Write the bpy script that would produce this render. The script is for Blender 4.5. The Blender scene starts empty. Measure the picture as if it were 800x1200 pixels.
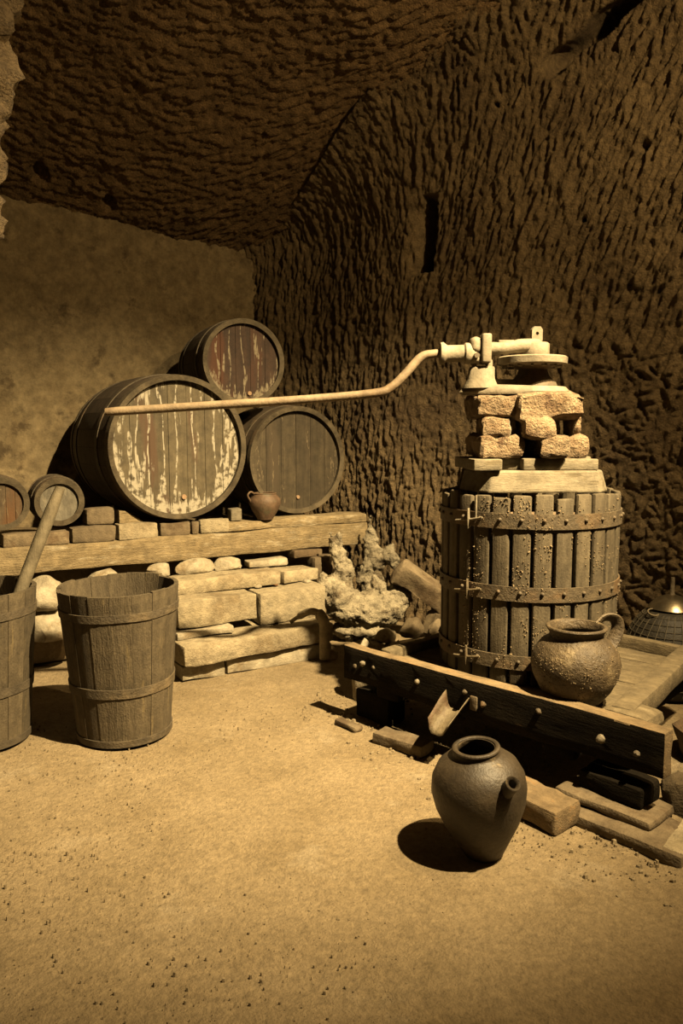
import bpy, bmesh, math, random
import numpy as np
from mathutils import Vector, Matrix, noise as mnoise

# ---------------------------------------------------------------- camera, light, exposure
scene = bpy.context.scene
C = scene.collection
cam_d = bpy.data.cameras.new('camera'); cam = bpy.data.objects.new('camera', cam_d); C.objects.link(cam)
cam.location = (0, 0, 1.35); cam.rotation_euler = (math.radians(90 - 6.0), 0, 0)
cam_d.sensor_fit = 'VERTICAL'; cam_d.sensor_height = 36.0; cam_d.lens = 27.0
cam_d.clip_start = 0.05
scene.camera = cam

world = bpy.data.worlds.new('world'); scene.world = world; world.use_nodes = True
world.node_tree.nodes['Background'].inputs[0].default_value = (1.0, 0.72, 0.4, 1)
world.node_tree.nodes['Background'].inputs[1].default_value = 0.0

LAMP = Vector((2.2, 1.1, 4.9))
def spot(name, loc, target, power, angle, blend, radius, color):
    d = bpy.data.lights.new(name, 'SPOT'); o = bpy.data.objects.new(name, d); C.objects.link(o)
    o.location = loc; o.rotation_euler = (Vector(target) - Vector(loc)).to_track_quat('-Z', 'Y').to_euler()
    d.energy = power; d.spot_size = math.radians(angle); d.spot_blend = blend
    d.shadow_soft_size = radius; d.color = color
    return o
spot('cellar_spotlight', LAMP, (-0.45, 3.80, 0.45), 8300, 52, 1.0, 0.05, (1.0, 0.735, 0.375))
pd = bpy.data.lights.new('added_wall_fill', 'POINT'); po = bpy.data.objects.new('added_wall_fill', pd); C.objects.link(po)  # extra fill lamp, added apart from the spotlight to brighten wall and roof
po.location = LAMP + Vector((0.15, 0.7, -1.1)); pd.energy = 440; pd.shadow_soft_size = 0.05; pd.color = (1.0, 0.68, 0.30)

vs = scene.view_settings
vs.view_transform = 'Standard'; vs.look = 'None'; vs.gamma = 1; vs.use_curve_mapping = False
vs.exposure = 0.0

# ---------------------------------------------------------------- helpers
rng = random.Random(7)
PI = math.pi

def link(name, me, mat, parent=None, loc=(0, 0, 0), rot=(0, 0, 0)):
    o = bpy.data.objects.new(name, me); C.objects.link(o)
    if mat is not None and len(me.materials) == 0: me.materials.append(mat)
    o.location = loc; o.rotation_euler = rot
    if parent: o.parent = parent
    return o

def make_mesh(name, vf, smooth=True, sharp=None):
    me = bpy.data.meshes.new(name)
    me.from_pydata([tuple(v) for v in vf[0]], [], vf[1]); me.update()
    if smooth:
        me.polygons.foreach_set('use_smooth', [True] * len(me.polygons))
        if sharp: me.set_sharp_from_angle(angle=math.radians(sharp))
    return me

def build(name, vf, mat, parent=None, loc=(0, 0, 0), rot=(0, 0, 0), smooth=True, sharp=35):
    return link(name, make_mesh(name, vf, smooth, sharp), mat, parent, loc, rot)

def empty(name, loc=(0, 0, 0), rz=0.0, rot=None):
    o = bpy.data.objects.new(name, None); C.objects.link(o)
    o.location = loc; o.rotation_euler = rot if rot else (0, 0, rz); o.empty_display_size = 0.05
    return o

def tag(o, label, cat, group=None, kind=None):
    o['label'] = label; o['category'] = cat
    if group: o['group'] = group
    if kind: o['kind'] = kind
    return o

def join(*vfs):
    V, F = [], []
    for v, f in vfs:
        b = len(V); V += [tuple(q) for q in v]; F += [tuple(i + b for i in q) for q in f]
    return V, F

def xf(vf, loc=(0, 0, 0), rot=(0, 0, 0), scale=(1, 1, 1)):
    m = Matrix.LocRotScale(Vector(loc), __import__('mathutils').Euler(rot), Vector(scale))
    return [tuple(m @ Vector(v)) for v in vf[0]], vf[1]

def nz(p, s, seed=0.0):
    return mnoise.noise(Vector((p[0] * s + seed * 17.3, p[1] * s - seed * 5.1, p[2] * s + seed * 3.7)))

def rbox(sx, sy, sz, r=0.01, amp=0.0, fs=8.0, seed=0.0, n=(4, 2, 2), amp2=0.0, fs2=30.0):
    """rounded, uneven box, origin at the centre of its base"""
    h = (sx / 2, sy / 2, sz / 2); r = min(r, min(h) * 0.95)
    ax = []
    for i in range(3):
        inner = [-h[i] + r + (2 * h[i] - 2 * r) * k / n[i] for k in range(n[i] + 1)]
        ax.append([-h[i]] + inner + [h[i]])
    N = [len(a) - 1 for a in ax]
    idx = {}; V = []; F = []
    def vid(i, j, k):
        key = (i, j, k)
        if key in idx: return idx[key]
        p = [ax[0][i], ax[1][j], ax[2][k]]
        q = [max(-h[a] + r, min(h[a] - r, p[a])) for a in range(3)]
        d = Vector(p) - Vector(q)
        nrm = d.normalized() if d.length > 1e-9 else Vector((0, 0, 0))
        w = Vector(q) + nrm * r if d.length > 1e-9 else Vector(q)
        if d.length < 1e-9: w = Vector(p)
        if amp or amp2:
            dd = amp * nz(w, fs, seed) + amp2 * nz(w, fs2, seed + 3)
            w = w + nrm * dd + Vector((nz(w, fs * .6, seed + 9), nz(w, fs * .6, seed + 11), nz(w, fs * .6, seed + 13))) * amp * .5
        idx[key] = len(V); V.append((w.x, w.y, w.z + sz / 2)); return idx[key]
    for a in range(3):
        b, c = (a + 1) % 3, (a + 2) % 3
        for side in (0, N[a]):
            for j in range(N[b]):
                for k in range(N[c]):
                    quad = []
                    for (jj, kk) in ((j, k), (j + 1, k), (j + 1, k + 1), (j, k + 1)):
                        t = [0, 0, 0]; t[a] = side; t[b] = jj; t[c] = kk; quad.append(vid(*t))
                    F.append(tuple(quad if side else quad[::-1]))
    return V, F

def stone(rx, ry, rz, seed=0.0, amp=0.2, fs=1.6, sub=3, flat=0.55, cut=0.75):
    """faceted lump with a flattened underside; origin at the base"""
    bm = bmesh.new(); bmesh.ops.create_icosphere(bm, subdivisions=sub, radius=1)
    V = []
    for v in bm.verts:
        p = v.co.normalized()
        d = 1 + amp * nz(p, fs, seed) + amp * .4 * nz(p, fs * 3, seed + 2)
        q = p * d
        for k in range(5):
            a = Vector((math.sin(seed * 3.1 + k * 2.4), math.cos(seed * 1.7 + k * 1.9), math.sin(seed + k * 4.1) * .8)).normalized()
            e = q.dot(a)
            if e > cut: q -= a * (e - cut) * .85
        q.z = max(q.z, -flat)
        V.append((q.x * rx, q.y * ry, (q.z + flat) * rz))
    F = [tuple(x.index for x in f.verts) for f in bm.faces]
    bm.free(); return V, F

def tube(pts, rad, seg=10, cap=True, flat=1.0):
    pts = [Vector(p) for p in pts]
    R = rad if isinstance(rad, (list, tuple)) else [rad] * len(pts)
    V, F = [], []; up = None
    for i, p in enumerate(pts):
        t = (pts[min(i + 1, len(pts) - 1)] - pts[max(i - 1, 0)]).normalized()
        if up is None:
            up = t.orthogonal().normalized()
        up = (up - t * up.dot(t)).normalized(); sd = t.cross(up)
        for k in range(seg):
            a = 2 * PI * k / seg
            V.append(tuple(p + (up * math.cos(a) * flat + sd * math.sin(a)) * R[i]))
    for i in range(len(pts) - 1):
        for k in range(seg):
            k2 = (k + 1) % seg
            F.append((i * seg + k, i * seg + k2, (i + 1) * seg + k2, (i + 1) * seg + k))
    if cap:
        F.append(tuple(range(seg))[::-1]); F.append(tuple((len(pts) - 1) * seg + k for k in range(seg)))
    return V, F

def lathe(prof, seg=32, close=False, wob=0.0, seed=0.0):
    V, F = [], []
    for (r, z) in prof:
        for k in range(seg):
            a = 2 * PI * k / seg
            rr = r
            if wob: rr += wob * nz((math.cos(a), math.sin(a), z * 6), 1.3, seed) * min(1, r / .05)
            V.append((rr * math.cos(a), rr * math.sin(a), z))
    n = len(prof)
    for i in range(n - 1 if not close else n):
        for k in range(seg):
            k2 = (k + 1) % seg; j = (i + 1) % n
            F.append((i * seg + k, i * seg + k2, j * seg + k2, j * seg + k))
    if not close:
        F.append(tuple(range(seg))[::-1]); F.append(tuple((n - 1) * seg + k for k in range(seg)))
    return V, F

def smooth_pts(pts, n=6):
    P = [Vector(p) for p in pts]; out = []
    for i in range(len(P) - 1):
        p0 = P[max(i - 1, 0)]; p1 = P[i]; p2 = P[i + 1]; p3 = P[min(i + 2, len(P) - 1)]
        for k in range(n):
            t = k / n
            out.append(0.5 * ((2 * p1) + (p2 - p0) * t + (2 * p0 - 5 * p1 + 4 * p2 - p3) * t * t + (3 * p1 - p0 - 3 * p2 + p3) * t ** 3))
    out.append(P[-1]); return out

# numpy value noise -------------------------------------------------------------
def vnoise(x, y, seed=0):
    xi = np.floor(x).astype(np.int64); yi = np.floor(y).astype(np.int64)
    fx = x - xi; fy = y - yi; fx = fx * fx * (3 - 2 * fx); fy = fy * fy * (3 - 2 * fy)
    def hsh(a, b):
        n = (a * 374761393 + b * 668265263 + seed * 974634777) & 0xffffffff
        n = ((n ^ (n >> 13)) * 1274126177) & 0xffffffff
        return ((n ^ (n >> 16)) & 0xffff) / 32767.5 - 1
    return (hsh(xi, yi) * (1 - fx) + hsh(xi + 1, yi) * fx) * (1 - fy) + (hsh(xi, yi + 1) * (1 - fx) + hsh(xi + 1, yi + 1) * fx) * fy
def fbm(x, y, seed=0, o=4):
    s = 0; a = 1.0
    for k in range(o): s = s + a * vnoise(x * 2 ** k, y * 2 ** k, seed + k); a *= .5
    return s

def chisel(nu, nv, du, strokes):
    """strokes (u, v, angle, half length, half width, depth) cut into a flat field: pick marks"""
    H = np.zeros((nu, nv), np.float32)
    for (u, v, an, L, w, d) in strokes:
        R = L + w
        i0 = max(int((u - R) / du), 0); i1 = min(int((u + R) / du) + 2, nu)
        j0 = max(int((v - R) / du), 0); j1 = min(int((v + R) / du) + 2, nv)
        if i1 <= i0 or j1 <= j0: continue
        X = (np.arange(i0, i1) * du - u)[:, None]; Y = (np.arange(j0, j1) * du - v)[None, :]
        c, s = math.cos(an), math.sin(an)
        a = X * c + Y * s; b = -X * s + Y * c
        b = b / w; b = np.where(b > 0, b * 1.0, b * 1.0)
        prof = d * np.clip(1 - b * b, 0, 1) * np.clip(1 - (a / L) ** 4, 0, 1) * (0.75 + 0.25 * a / L)
        H[i0:i1, j0:j1] = np.minimum(H[i0:i1, j0:j1], -prof)
    return H

def grid_obj(name, P, mat, flip=False):
    nu, nv = P.shape[:2]
    me = bpy.data.meshes.new(name)
    i = np.arange(nu - 1)[:, None] * nv + np.arange(nv - 1)[None, :]
    q = np.stack([i, i + nv, i + nv + 1, i + 1], -1).reshape(-1, 4)
    if flip: q = q[:, ::-1]
    me.vertices.add(nu * nv); me.vertices.foreach_set('co', P.reshape(-1).astype(np.float32))
    me.loops.add(q.size); me.loops.foreach_set('vertex_index', q.reshape(-1).astype(np.int32))
    me.polygons.add(len(q)); me.polygons.foreach_set('loop_start', np.arange(0, q.size, 4, dtype=np.int32))
    me.update(calc_edges=True)
    me.polygons.foreach_set('use_smooth', np.ones(len(q), bool))
    o = link(name, me, mat); o['kind'] = 'structure'
    return o

# ---------------------------------------------------------------- materials
ALB = 0.36
def M(name, c1, c2, c3=None, scale=(1, 1, 1), ns=6.0, rough=0.9, bump=0.3, bs=40.0, spot_ns=3.0, spot_lo=0.52, spot_hi=0.62, var=0.15, metal=0.0, spec=0.3, bdist=0.01, detail=6.0, coord='Object', grime=0.45, gs=16.0):
    c1, c2, c3 = [tuple(v * ALB for v in c) if c else None for c in (c1, c2, c3)]
    m = bpy.data.materials.new(name); m.use_nodes = True
    nt = m.node_tree; N = nt.nodes; Lk = nt.links
    b = N['Principled BSDF']; b.inputs['Roughness'].default_value = rough; b.inputs['Metallic'].default_value = metal
    b.inputs['Specular IOR Level'].default_value = spec
    tc = N.new('ShaderNodeTexCoord'); mp = N.new('ShaderNodeMapping'); mp.inputs['Scale'].default_value = scale
    oi = N.new('ShaderNodeObjectInfo')
    ad = N.new('ShaderNodeVectorMath'); ad.operation = 'SCALE'; ad.inputs['Scale'].default_value = 0.0
    cv = N.new('ShaderNodeCombineXYZ')
    mul = N.new('ShaderNodeMath'); mul.operation = 'MULTIPLY'; mul.inputs[1].default_value = 13.0
    Lk.new(oi.outputs['Random'], mul.inputs[0])
    for k in range(3): Lk.new(mul.outputs[0], cv.inputs[k])
    add = N.new('ShaderNodeVectorMath'); add.operation = 'ADD'
    Lk.new(tc.outputs[coord], mp.inputs['Vector']); Lk.new(mp.outputs[0], add.inputs[0]); Lk.new(cv.outputs[0], add.inputs[1])
    N.remove(ad)
    n1 = N.new('ShaderNodeTexNoise'); n1.inputs['Scale'].default_value = ns; n1.inputs['Detail'].default_value = detail; n1.inputs['Roughness'].default_value = .62
    Lk.new(add.outputs[0], n1.inputs['Vector'])
    cr = N.new('ShaderNodeValToRGB'); cr.color_ramp.elements[0].position = .33; cr.color_ramp.elements[1].position = .68
    cr.color_ramp.elements[0].color = (*c1, 1); cr.color_ramp.elements[1].color = (*c2, 1)
    Lk.new(n1.outputs['Fac'], cr.inputs['Fac'])
    col = cr.outputs['Color']
    if c3:
        n2 = N.new('ShaderNodeTexNoise'); n2.inputs['Scale'].default_value = spot_ns; n2.inputs['Detail'].default_value = 8; n2.inputs['Roughness'].default_value = .7
        Lk.new(add.outputs[0], n2.inputs['Vector'])
        r2 = N.new('ShaderNodeValToRGB'); r2.color_ramp.elements[0].position = spot_lo; r2.color_ramp.elements[1].position = spot_hi
        Lk.new(n2.outputs['Fac'], r2.inputs['Fac'])
        mx = N.new('ShaderNodeMix'); mx.data_type = 'RGBA'
        Lk.new(r2.outputs['Color'], mx.inputs['Factor']); Lk.new(col, mx.inputs[6]); mx.inputs[7].default_value = (*c3, 1)
        col = mx.outputs[2]
    if grime:
        n4 = N.new('ShaderNodeTexNoise'); n4.inputs['Scale'].default_value = gs; n4.inputs['Detail'].default_value = 9; n4.inputs['Roughness'].default_value = .75
        Lk.new(tc.outputs[coord], n4.inputs['Vector'])
        g = N.new('ShaderNodeMapRange'); g.inputs['From Min'].default_value = .32; g.inputs['From Max'].default_value = .68
        g.inputs['To Min'].default_value = 1 - grime; g.inputs['To Max'].default_value = 1 + grime * .55
        Lk.new(n4.outputs['Fac'], g.inputs['Value'])
        mg = N.new('ShaderNodeMix'); mg.data_type = 'RGBA'; mg.blend_type = 'MULTIPLY'; mg.inputs['Factor'].default_value = 1
        gc = N.new('ShaderNodeCombineXYZ')
        for k in range(3): Lk.new(g.outputs[0], gc.inputs[k])
        Lk.new(col, mg.inputs[6]); Lk.new(gc.outputs[0], mg.inputs[7]); col = mg.outputs[2]
    if var:
        hs = N.new('ShaderNodeHueSaturation'); mr = N.new('ShaderNodeMapRange')
        mr.inputs['To Min'].default_value = 1 - var; mr.inputs['To Max'].default_value = 1 + var
        Lk.new(oi.outputs['Random'], mr.inputs['Value']); Lk.new(mr.outputs[0], hs.inputs['Value']); Lk.new(col, hs.inputs['Color'])
        col = hs.outputs['Color']
    Lk.new(col, b.inputs['Base Color'])
    if bump:
        n3 = N.new('ShaderNodeTexNoise'); n3.inputs['Scale'].default_value = bs; n3.inputs['Detail'].default_value = 5; n3.inputs['Roughness'].default_value = .65
        Lk.new(add.outputs[0], n3.inputs['Vector'])
        bp = N.new('ShaderNodeBump'); bp.inputs['Strength'].default_value = bump; bp.inputs['Distance'].default_value = bdist
        n5 = N.new('ShaderNodeTexNoise'); n5.inputs['Scale'].default_value = 130; n5.inputs['Detail'].default_value = 2
        Lk.new(tc.outputs[coord], n5.inputs['Vector'])
        hm = N.new('ShaderNodeMath'); hm.operation = 'MULTIPLY_ADD'; hm.inputs[1].default_value = .35
        Lk.new(n5.outputs['Fac'], hm.inputs[0]); Lk.new(n3.outputs['Fac'], hm.inputs[2])
        Lk.new(hm.outputs[0], bp.inputs['Height']); Lk.new(bp.outputs[0], b.inputs['Normal'])
    return m

def head_paint(name, wood1, wood2, paint, red, radius, amount, rim, stain=0.5, streak=0.008):
    """weathered barrel head: boards with flaking paint, running down the grain"""
    m = M(name, wood1, wood2, None, scale=(14, 14, 1.3), ns=2.2, bump=.35, bs=9, var=.12, rough=.8)
    nt = m.node_tree; N = nt.nodes; Lk = nt.links; b = N['Principled BSDF']
    paint = tuple(v * ALB for v in paint); red = tuple(v * ALB for v in red)
    base = b.inputs['Base Color'].links[0].from_socket
    tc = next(n for n in N if n.type == 'TEX_COORD')
    sep = N.new('ShaderNodeSeparateXYZ'); Lk.new(tc.outputs['Object'], sep.inputs[0])
    cmb = N.new('ShaderNodeCombineXYZ'); Lk.new(sep.outputs[0], cmb.inputs[0]); Lk.new(sep.outputs[2], cmb.inputs[2])
    ln = N.new('ShaderNodeVectorMath'); ln.operation = 'LENGTH'; Lk.new(cmb.outputs[0], ln.inputs[0])
    mr = N.new('ShaderNodeMapRange'); mr.interpolation_type = 'SMOOTHSTEP'
    mr.inputs['From Min'].default_value = radius * .66; mr.inputs['From Max'].default_value = radius * .98
    mr.inputs['To Max'].default_value = rim; Lk.new(ln.outputs['Value'], mr.inputs['Value'])
    mp = N.new('ShaderNodeMapping'); mp.inputs['Scale'].default_value = (22, 22, 2.6); Lk.new(tc.outputs['Object'], mp.inputs['Vector'])
    n = N.new('ShaderNodeTexNoise'); n.inputs['Scale'].default_value = 1.0; n.inputs['Detail'].default_value = 9; n.inputs['Roughness'].default_value = .68
    Lk.new(mp.outputs[0], n.inputs['Vector'])
    low = N.new('ShaderNodeMapRange'); low.inputs['From Min'].default_value = radius * .1; low.inputs['From Max'].default_value = -radius
    low.inputs['To Max'].default_value = .13; Lk.new(sep.outputs[2], low.inputs['Value'])
    a1 = N.new('ShaderNodeMath'); Lk.new(n.outputs['Fac'], a1.inputs[0]); Lk.new(mr.outputs[0], a1.inputs[1])
    a2 = N.new('ShaderNodeMath'); Lk.new(a1.outputs[0], a2.inputs[0]); Lk.new(low.outputs[0], a2.inputs[1])
    cr = N.new('ShaderNodeValToRGB'); cr.color_ramp.elements[0].position = amount; cr.color_ramp.elements[1].position = amount + .035
    Lk.new(a2.outputs[0], cr.inputs['Fac'])
    mp3 = N.new('ShaderNodeMapping'); mp3.inputs['Scale'].default_value = (11, 11, 1.5); mp3.inputs['Location'].default_value = (5, 2, 3); Lk.new(tc.outputs['Object'], mp3.inputs['Vector'])
    n3 = N.new('ShaderNodeTexNoise'); n3.inputs['Scale'].default_value = 1.0; n3.inputs['Detail'].default_value = 4; Lk.new(mp3.outputs[0], n3.inputs['Vector'])
    sb = N.new('ShaderNodeMath'); sb.operation = 'SUBTRACT'; sb.inputs[1].default_value = .56; Lk.new(n3.outputs['Fac'], sb.inputs[0])
    ab = N.new('ShaderNodeMath'); ab.operation = 'ABSOLUTE'; Lk.new(sb.outputs[0], ab.inputs[0])
    ln3 = N.new('ShaderNodeMapRange'); ln3.inputs['From Min'].default_value = streak; ln3.inputs['From Max'].default_value = streak * 1.8
    ln3.inputs['To Min'].default_value = 1; ln3.inputs['To Max'].default_value = 0; Lk.new(ab.outputs[0], ln3.inputs['Value'])
    pm = N.new('ShaderNodeMath'); pm.operation = 'MAXIMUM'; Lk.new(cr.outputs[0], pm.inputs[0]); Lk.new(ln3.outputs[0], pm.inputs[1])
    br = N.new('ShaderNodeTexNoise'); br.inputs['Scale'].default_value = 38; br.inputs['Detail'].default_value = 6; Lk.new(tc.outputs['Object'], br.inputs['Vector'])
    brr = N.new('ShaderNodeMapRange'); brr.inputs['From Min'].default_value = .36; brr.inputs['From Max'].default_value = .52; Lk.new(br.outputs['Fac'], brr.inputs['Value'])
    pw = N.new('ShaderNodeMath'); pw.operation = 'MULTIPLY'; Lk.new(pm.outputs[0], pw.inputs[0]); Lk.new(brr.outputs[0], pw.inputs[1])
    # reddish stain
    mp2 = N.new('ShaderNodeMapping'); mp2.inputs['Scale'].default_value = (9, 9, 1.7); mp2.inputs['Location'].default_value = (3, 1, 7); Lk.new(tc.outputs['Object'], mp2.inputs['Vector'])
    n2 = N.new('ShaderNodeTexNoise'); n2.inputs['Scale'].default_value = 1.0; n2.inputs['Detail'].default_value = 6; Lk.new(mp2.outputs[0], n2.inputs['Vector'])
    cr2 = N.new('ShaderNodeValToRGB'); cr2.color_ramp.elements[0].position = stain; cr2.color_ramp.elements[1].position = stain + .12; Lk.new(n2.outputs['Fac'], cr2.inputs['Fac'])
    mx2 = N.new('ShaderNodeMix'); mx2.data_type = 'RGBA'; Lk.new(cr2.outputs[0], mx2.inputs['Factor']); Lk.new(base, mx2.inputs[6]); mx2.inputs[7].default_value = (*red, 1)
    mx = N.new('ShaderNodeMix'); mx.data_type = 'RGBA'; Lk.new(pw.outputs[0], mx.inputs['Factor']); Lk.new(mx2.outputs[2], mx.inputs[6]); mx.inputs[7].default_value = (*paint, 1)
    Lk.new(mx.outputs[2], b.inputs['Base Color'])
    return m

m_rock = M('hewn_tuff', (0.290, 0.205, 0.106), (0.449, 0.330, 0.179), (0.198, 0.132, 0.073), ns=2.2, bump=1.0, bs=85, spot_ns=1.3, spot_lo=.5, spot_hi=.7, var=0, bdist=.02, grime=.6, gs=26)
m_ceil = M('hewn_tuff_roof', (0.345, 0.222, 0.107), (0.489, 0.324, 0.159), (0.245, 0.159, 0.079), ns=2.5, bump=1.0, bs=85, spot_ns=1.1, spot_lo=.5, spot_hi=.7, var=0, bdist=.02, grime=.6, gs=26)
m_plaster = M('old_plaster', (0.350, 0.266, 0.147), (0.504, 0.399, 0.231), (0.210, 0.154, 0.084), ns=9, bump=.5, bs=45, spot_ns=6.0, spot_lo=.56, spot_hi=.66, var=0, bdist=.008)
m_floor = M('packed_earth', (0.420, 0.320, 0.179), (0.557, 0.436, 0.263), (0.630, 0.525, 0.357), ns=3.2, bump=.8, bs=75, spot_ns=2.2, spot_lo=.58, spot_hi=.75, var=0, bdist=.014, detail=10, grime=.38, gs=42)
m_earth = M('loose_earth', (.30, .22, .12), (.44, .34, .20), ns=9, bump=.7, bs=50, var=.1)
m_pebble = M('pebbles', (.34, .26, .15), (.55, .45, .29), ns=20, bump=.2, bs=60, var=.2)
m_tub = M('grey_tub_wood', (.12, .094, .056), (.21, .168, .105), (.36, .275, .135), scale=(9, 9, 1), ns=3.0, bump=.7, bs=14, spot_ns=2.4, spot_lo=.6, spot_hi=.7, var=.14, rough=.8)
m_tub_rim = M('worn_hoop_iron', (.13, .105, .068), (.20, .16, .105), (.25, .19, .11), ns=16, bump=.6, bs=70, var=.1, rough=.75)
m_stave = M('press_stave_wood', (.15, .12, .075), (.26, .215, .14), (.36, .31, .22), scale=(10, 10, 1), ns=3.0, bump=.4, bs=12, spot_ns=3.0, spot_lo=.6, spot_hi=.72, var=.25, rough=.8)
m_iron = M('rusty_band_iron', (.13, .10, .06), (.24, .185, .11), (.27, .17, .08), ns=14, bump=.5, bs=60, var=.08, rough=.7, spec=.4)
m_dusty = M('dusty_cast_iron', (0.377, 0.324, 0.226), (0.492, 0.426, 0.312), (0.279, 0.226, 0.139), ns=10, bump=.25, bs=60, spot_ns=7, spot_lo=.58, spot_hi=.7, var=.05, rough=.75)
m_rod = M('worn_lever_iron', (0.380, 0.285, 0.180), (0.513, 0.399, 0.266), (0.285, 0.199, 0.114), ns=14, bump=.25, bs=90, var=0, rough=.65)
m_plank_pale = M('pale_press_wood', (0.324, 0.279, 0.189), (0.468, 0.410, 0.297), (0.252, 0.207, 0.126), scale=(1.4, 9, 9), ns=3.0, bump=.35, bs=14, var=.1, rough=.85)
m_block = M('crumbly_block_wood', (.34, .22, .12), (.62, .48, .31), (.20, .115, .06), ns=16, bump=1.0, bs=45, spot_ns=11, spot_lo=.52, spot_hi=.62, var=.12, bdist=.02)
m_block_face = M('lit_block_face', (.48, .42, .30), (.60, .53, .40), ns=10, bump=.3, bs=30, var=.05)  # pale tone standing for lamplight on one block's side
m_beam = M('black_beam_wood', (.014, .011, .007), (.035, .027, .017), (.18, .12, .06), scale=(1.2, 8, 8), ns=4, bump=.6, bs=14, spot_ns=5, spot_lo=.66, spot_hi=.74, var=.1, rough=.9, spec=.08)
m_beam_top = M('tan_wood_and_lit_edge', (.30, .215, .115), (.44, .33, .19), (.48, .27, .10), scale=(2, 9, 9), ns=4, bump=.5, bs=16, spot_ns=4, spot_lo=.55, spot_hi=.68, var=.05)  # wood of the sunken block; on the beam, a painted lit tone
m_tray = M('tray_wood', (.24, .19, .11), (.36, .29, .175), (.42, .36, .25), scale=(1.4, 8, 8), ns=4, bump=.5, bs=14, spot_ns=4, spot_lo=.6, spot_hi=.7, var=.1)
m_clay = M('brown_earthenware', (.045, .033, .019), (.13, .096, .055), (.30, .225, .115), ns=7, bump=.3, bs=40, spot_ns=8, spot_lo=.6, spot_hi=.66, var=.05, rough=.55, spec=.45)
m_clay2 = M('crusted_earthenware', (.10, .072, .04), (.22, .16, .085), (.36, .28, .16), ns=9, bump=.7, bs=45, spot_ns=9, spot_lo=.55, spot_hi=.64, var=.05, rough=.6, spec=.4)
m_clay3 = M('red_earthenware', (.17, .10, .06), (.25, .165, .10), (.20, .17, .10), ns=8, bump=.3, bs=40, spot_ns=6, var=.05, rough=.65)
m_barrel = M('barrel_stave_wood', (.075, .052, .03), (.14, .10, .06), (.19, .15, .10), scale=(9, 1, 9), ns=3, bump=.4, bs=12, spot_ns=2.5, spot_lo=.62, spot_hi=.74, var=.15, rough=.8)
m_hoop = M('barrel_hoop_iron', (.10, .078, .048), (.17, .135, .085), (.20, .13, .07), ns=18, bump=.5, bs=70, var=.1, rough=.7)
m_chime = M('barrel_rim_wood', (.11, .088, .053), (.19, .152, .095), (.075, .055, .03), ns=9, bump=.5, bs=40, var=.1)
m_step = M('worn_step_stone', (0.540, 0.452, 0.290), (0.743, 0.634, 0.432), (0.405, 0.317, 0.189), ns=6, bump=.9, bs=35, spot_ns=3, spot_lo=.5, spot_hi=.62, var=.08)
m_white = M('pale_tuff_stone', (0.575, 0.500, 0.350), (0.800, 0.712, 0.537), (0.450, 0.350, 0.213), ns=9, bump=.6, bs=35, spot_ns=6, var=.1)
m_brick = M('old_brick', (.25, .19, .115), (.36, .285, .18), (.20, .14, .08), ns=9, bump=.6, bs=40, spot_ns=5, var=.2)
m_redbrick = M('red_brick_rubble', (.26, .13, .06), (.36, .20, .10), (.20, .14, .08), ns=9, bump=.6, bs=40, var=.15)
m_timber = M('pale_timber', (0.356, 0.270, 0.144), (0.540, 0.425, 0.247), (0.644, 0.552, 0.380), scale=(1.3, 7, 7), ns=3.2, bump=.9, bs=14, spot_ns=4.5, spot_lo=.55, spot_hi=.66, var=.08)
m_stump = M('weathered_root_wood', (.46, .40, .28), (.78, .69, .50), (.24, .19, .12), ns=16, bump=1.0, bs=45, spot_ns=8, spot_lo=.52, spot_hi=.62, var=.1, bdist=.02)
m_darkrock = M('dark_rubble', (.16, .12, .07), (.27, .21, .125), ns=9, bump=.7, bs=35, var=.2)
m_stick = M('pole_wood', (.27, .225, .145), (.38, .325, .22), scale=(8, 8, 1), ns=5, bump=.3, bs=20, var=0, rough=.7)
m_scoop = M('sheet_iron', (.22, .175, .105), (.34, .275, .17), (.18, .11, .06), ns=14, bump=.4, bs=60, var=0, rough=.65)
m_wicker = M('dark_wicker', (.035, .03, .022), (.07, .06, .042), ns=20, bump=.4, bs=60, var=0, rough=.6)
m_wire = M('wicker_strand', (.13, .11, .075), (.20, .17, .115), ns=30, bump=.2, bs=80, var=0, rough=.6)
m_brass = M('dull_metal_dome', (.50, .42, .28), (.62, .53, .36), (.36, .27, .15), ns=10, bump=.05, bs=40, var=0, rough=.32, metal=.9)
m_crumb = M('pomace_crumbs', (.28, .20, .11), (.46, .36, .22), ns=30, bump=.3, bs=80, var=0)
m_head_big = head_paint('painted_barrel_head', (.13, .105, .062), (.20, .165, .10), (.62, .57, .45), (.14, .085, .05), .40, .67, .16, .57, .016)
m_head_red = head_paint('reddened_barrel_head', (.055, .031, .019), (.095, .052, .03), (.36, .30, .20), (.11, .042, .018), .25, .68, .11, .52, .012)
m_head_dark = head_paint('dark_barrel_head', (.07, .054, .031), (.125, .098, .058), (.24, .19, .115), (.10, .075, .045), .31, .80, .06, .55, .003)
m_head_rust = head_paint('rusty_keg_head', (.12, .085, .048), (.19, .135, .075), (.28, .22, .13), (.20, .10, .04), .12, .76, .06, .47, .004)
m_head_grey = M('grey_keg_head', (.22, .20, .155), (.32, .295, .235), (.38, .34, .25), scale=(6, 6, 2), ns=6, bump=.3, bs=20, var=.05)
m_plug = M('bung_cork', (.46, .30, .18), (.56, .38, .24), ns=20, bump=.2, bs=60, var=.1)

# ---------------------------------------------------------------- the cave
def zc(x, y):
    z = 5.84 + .204 * x - .489 * y
    return z - np.log1p(np.exp((z - 5.5) * 2.2)) / 2.2

def smst(x, a, b):
    t = np.clip((x - a) / (b - a), 0, 1); return t * t * (3 - 2 * t)

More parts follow.
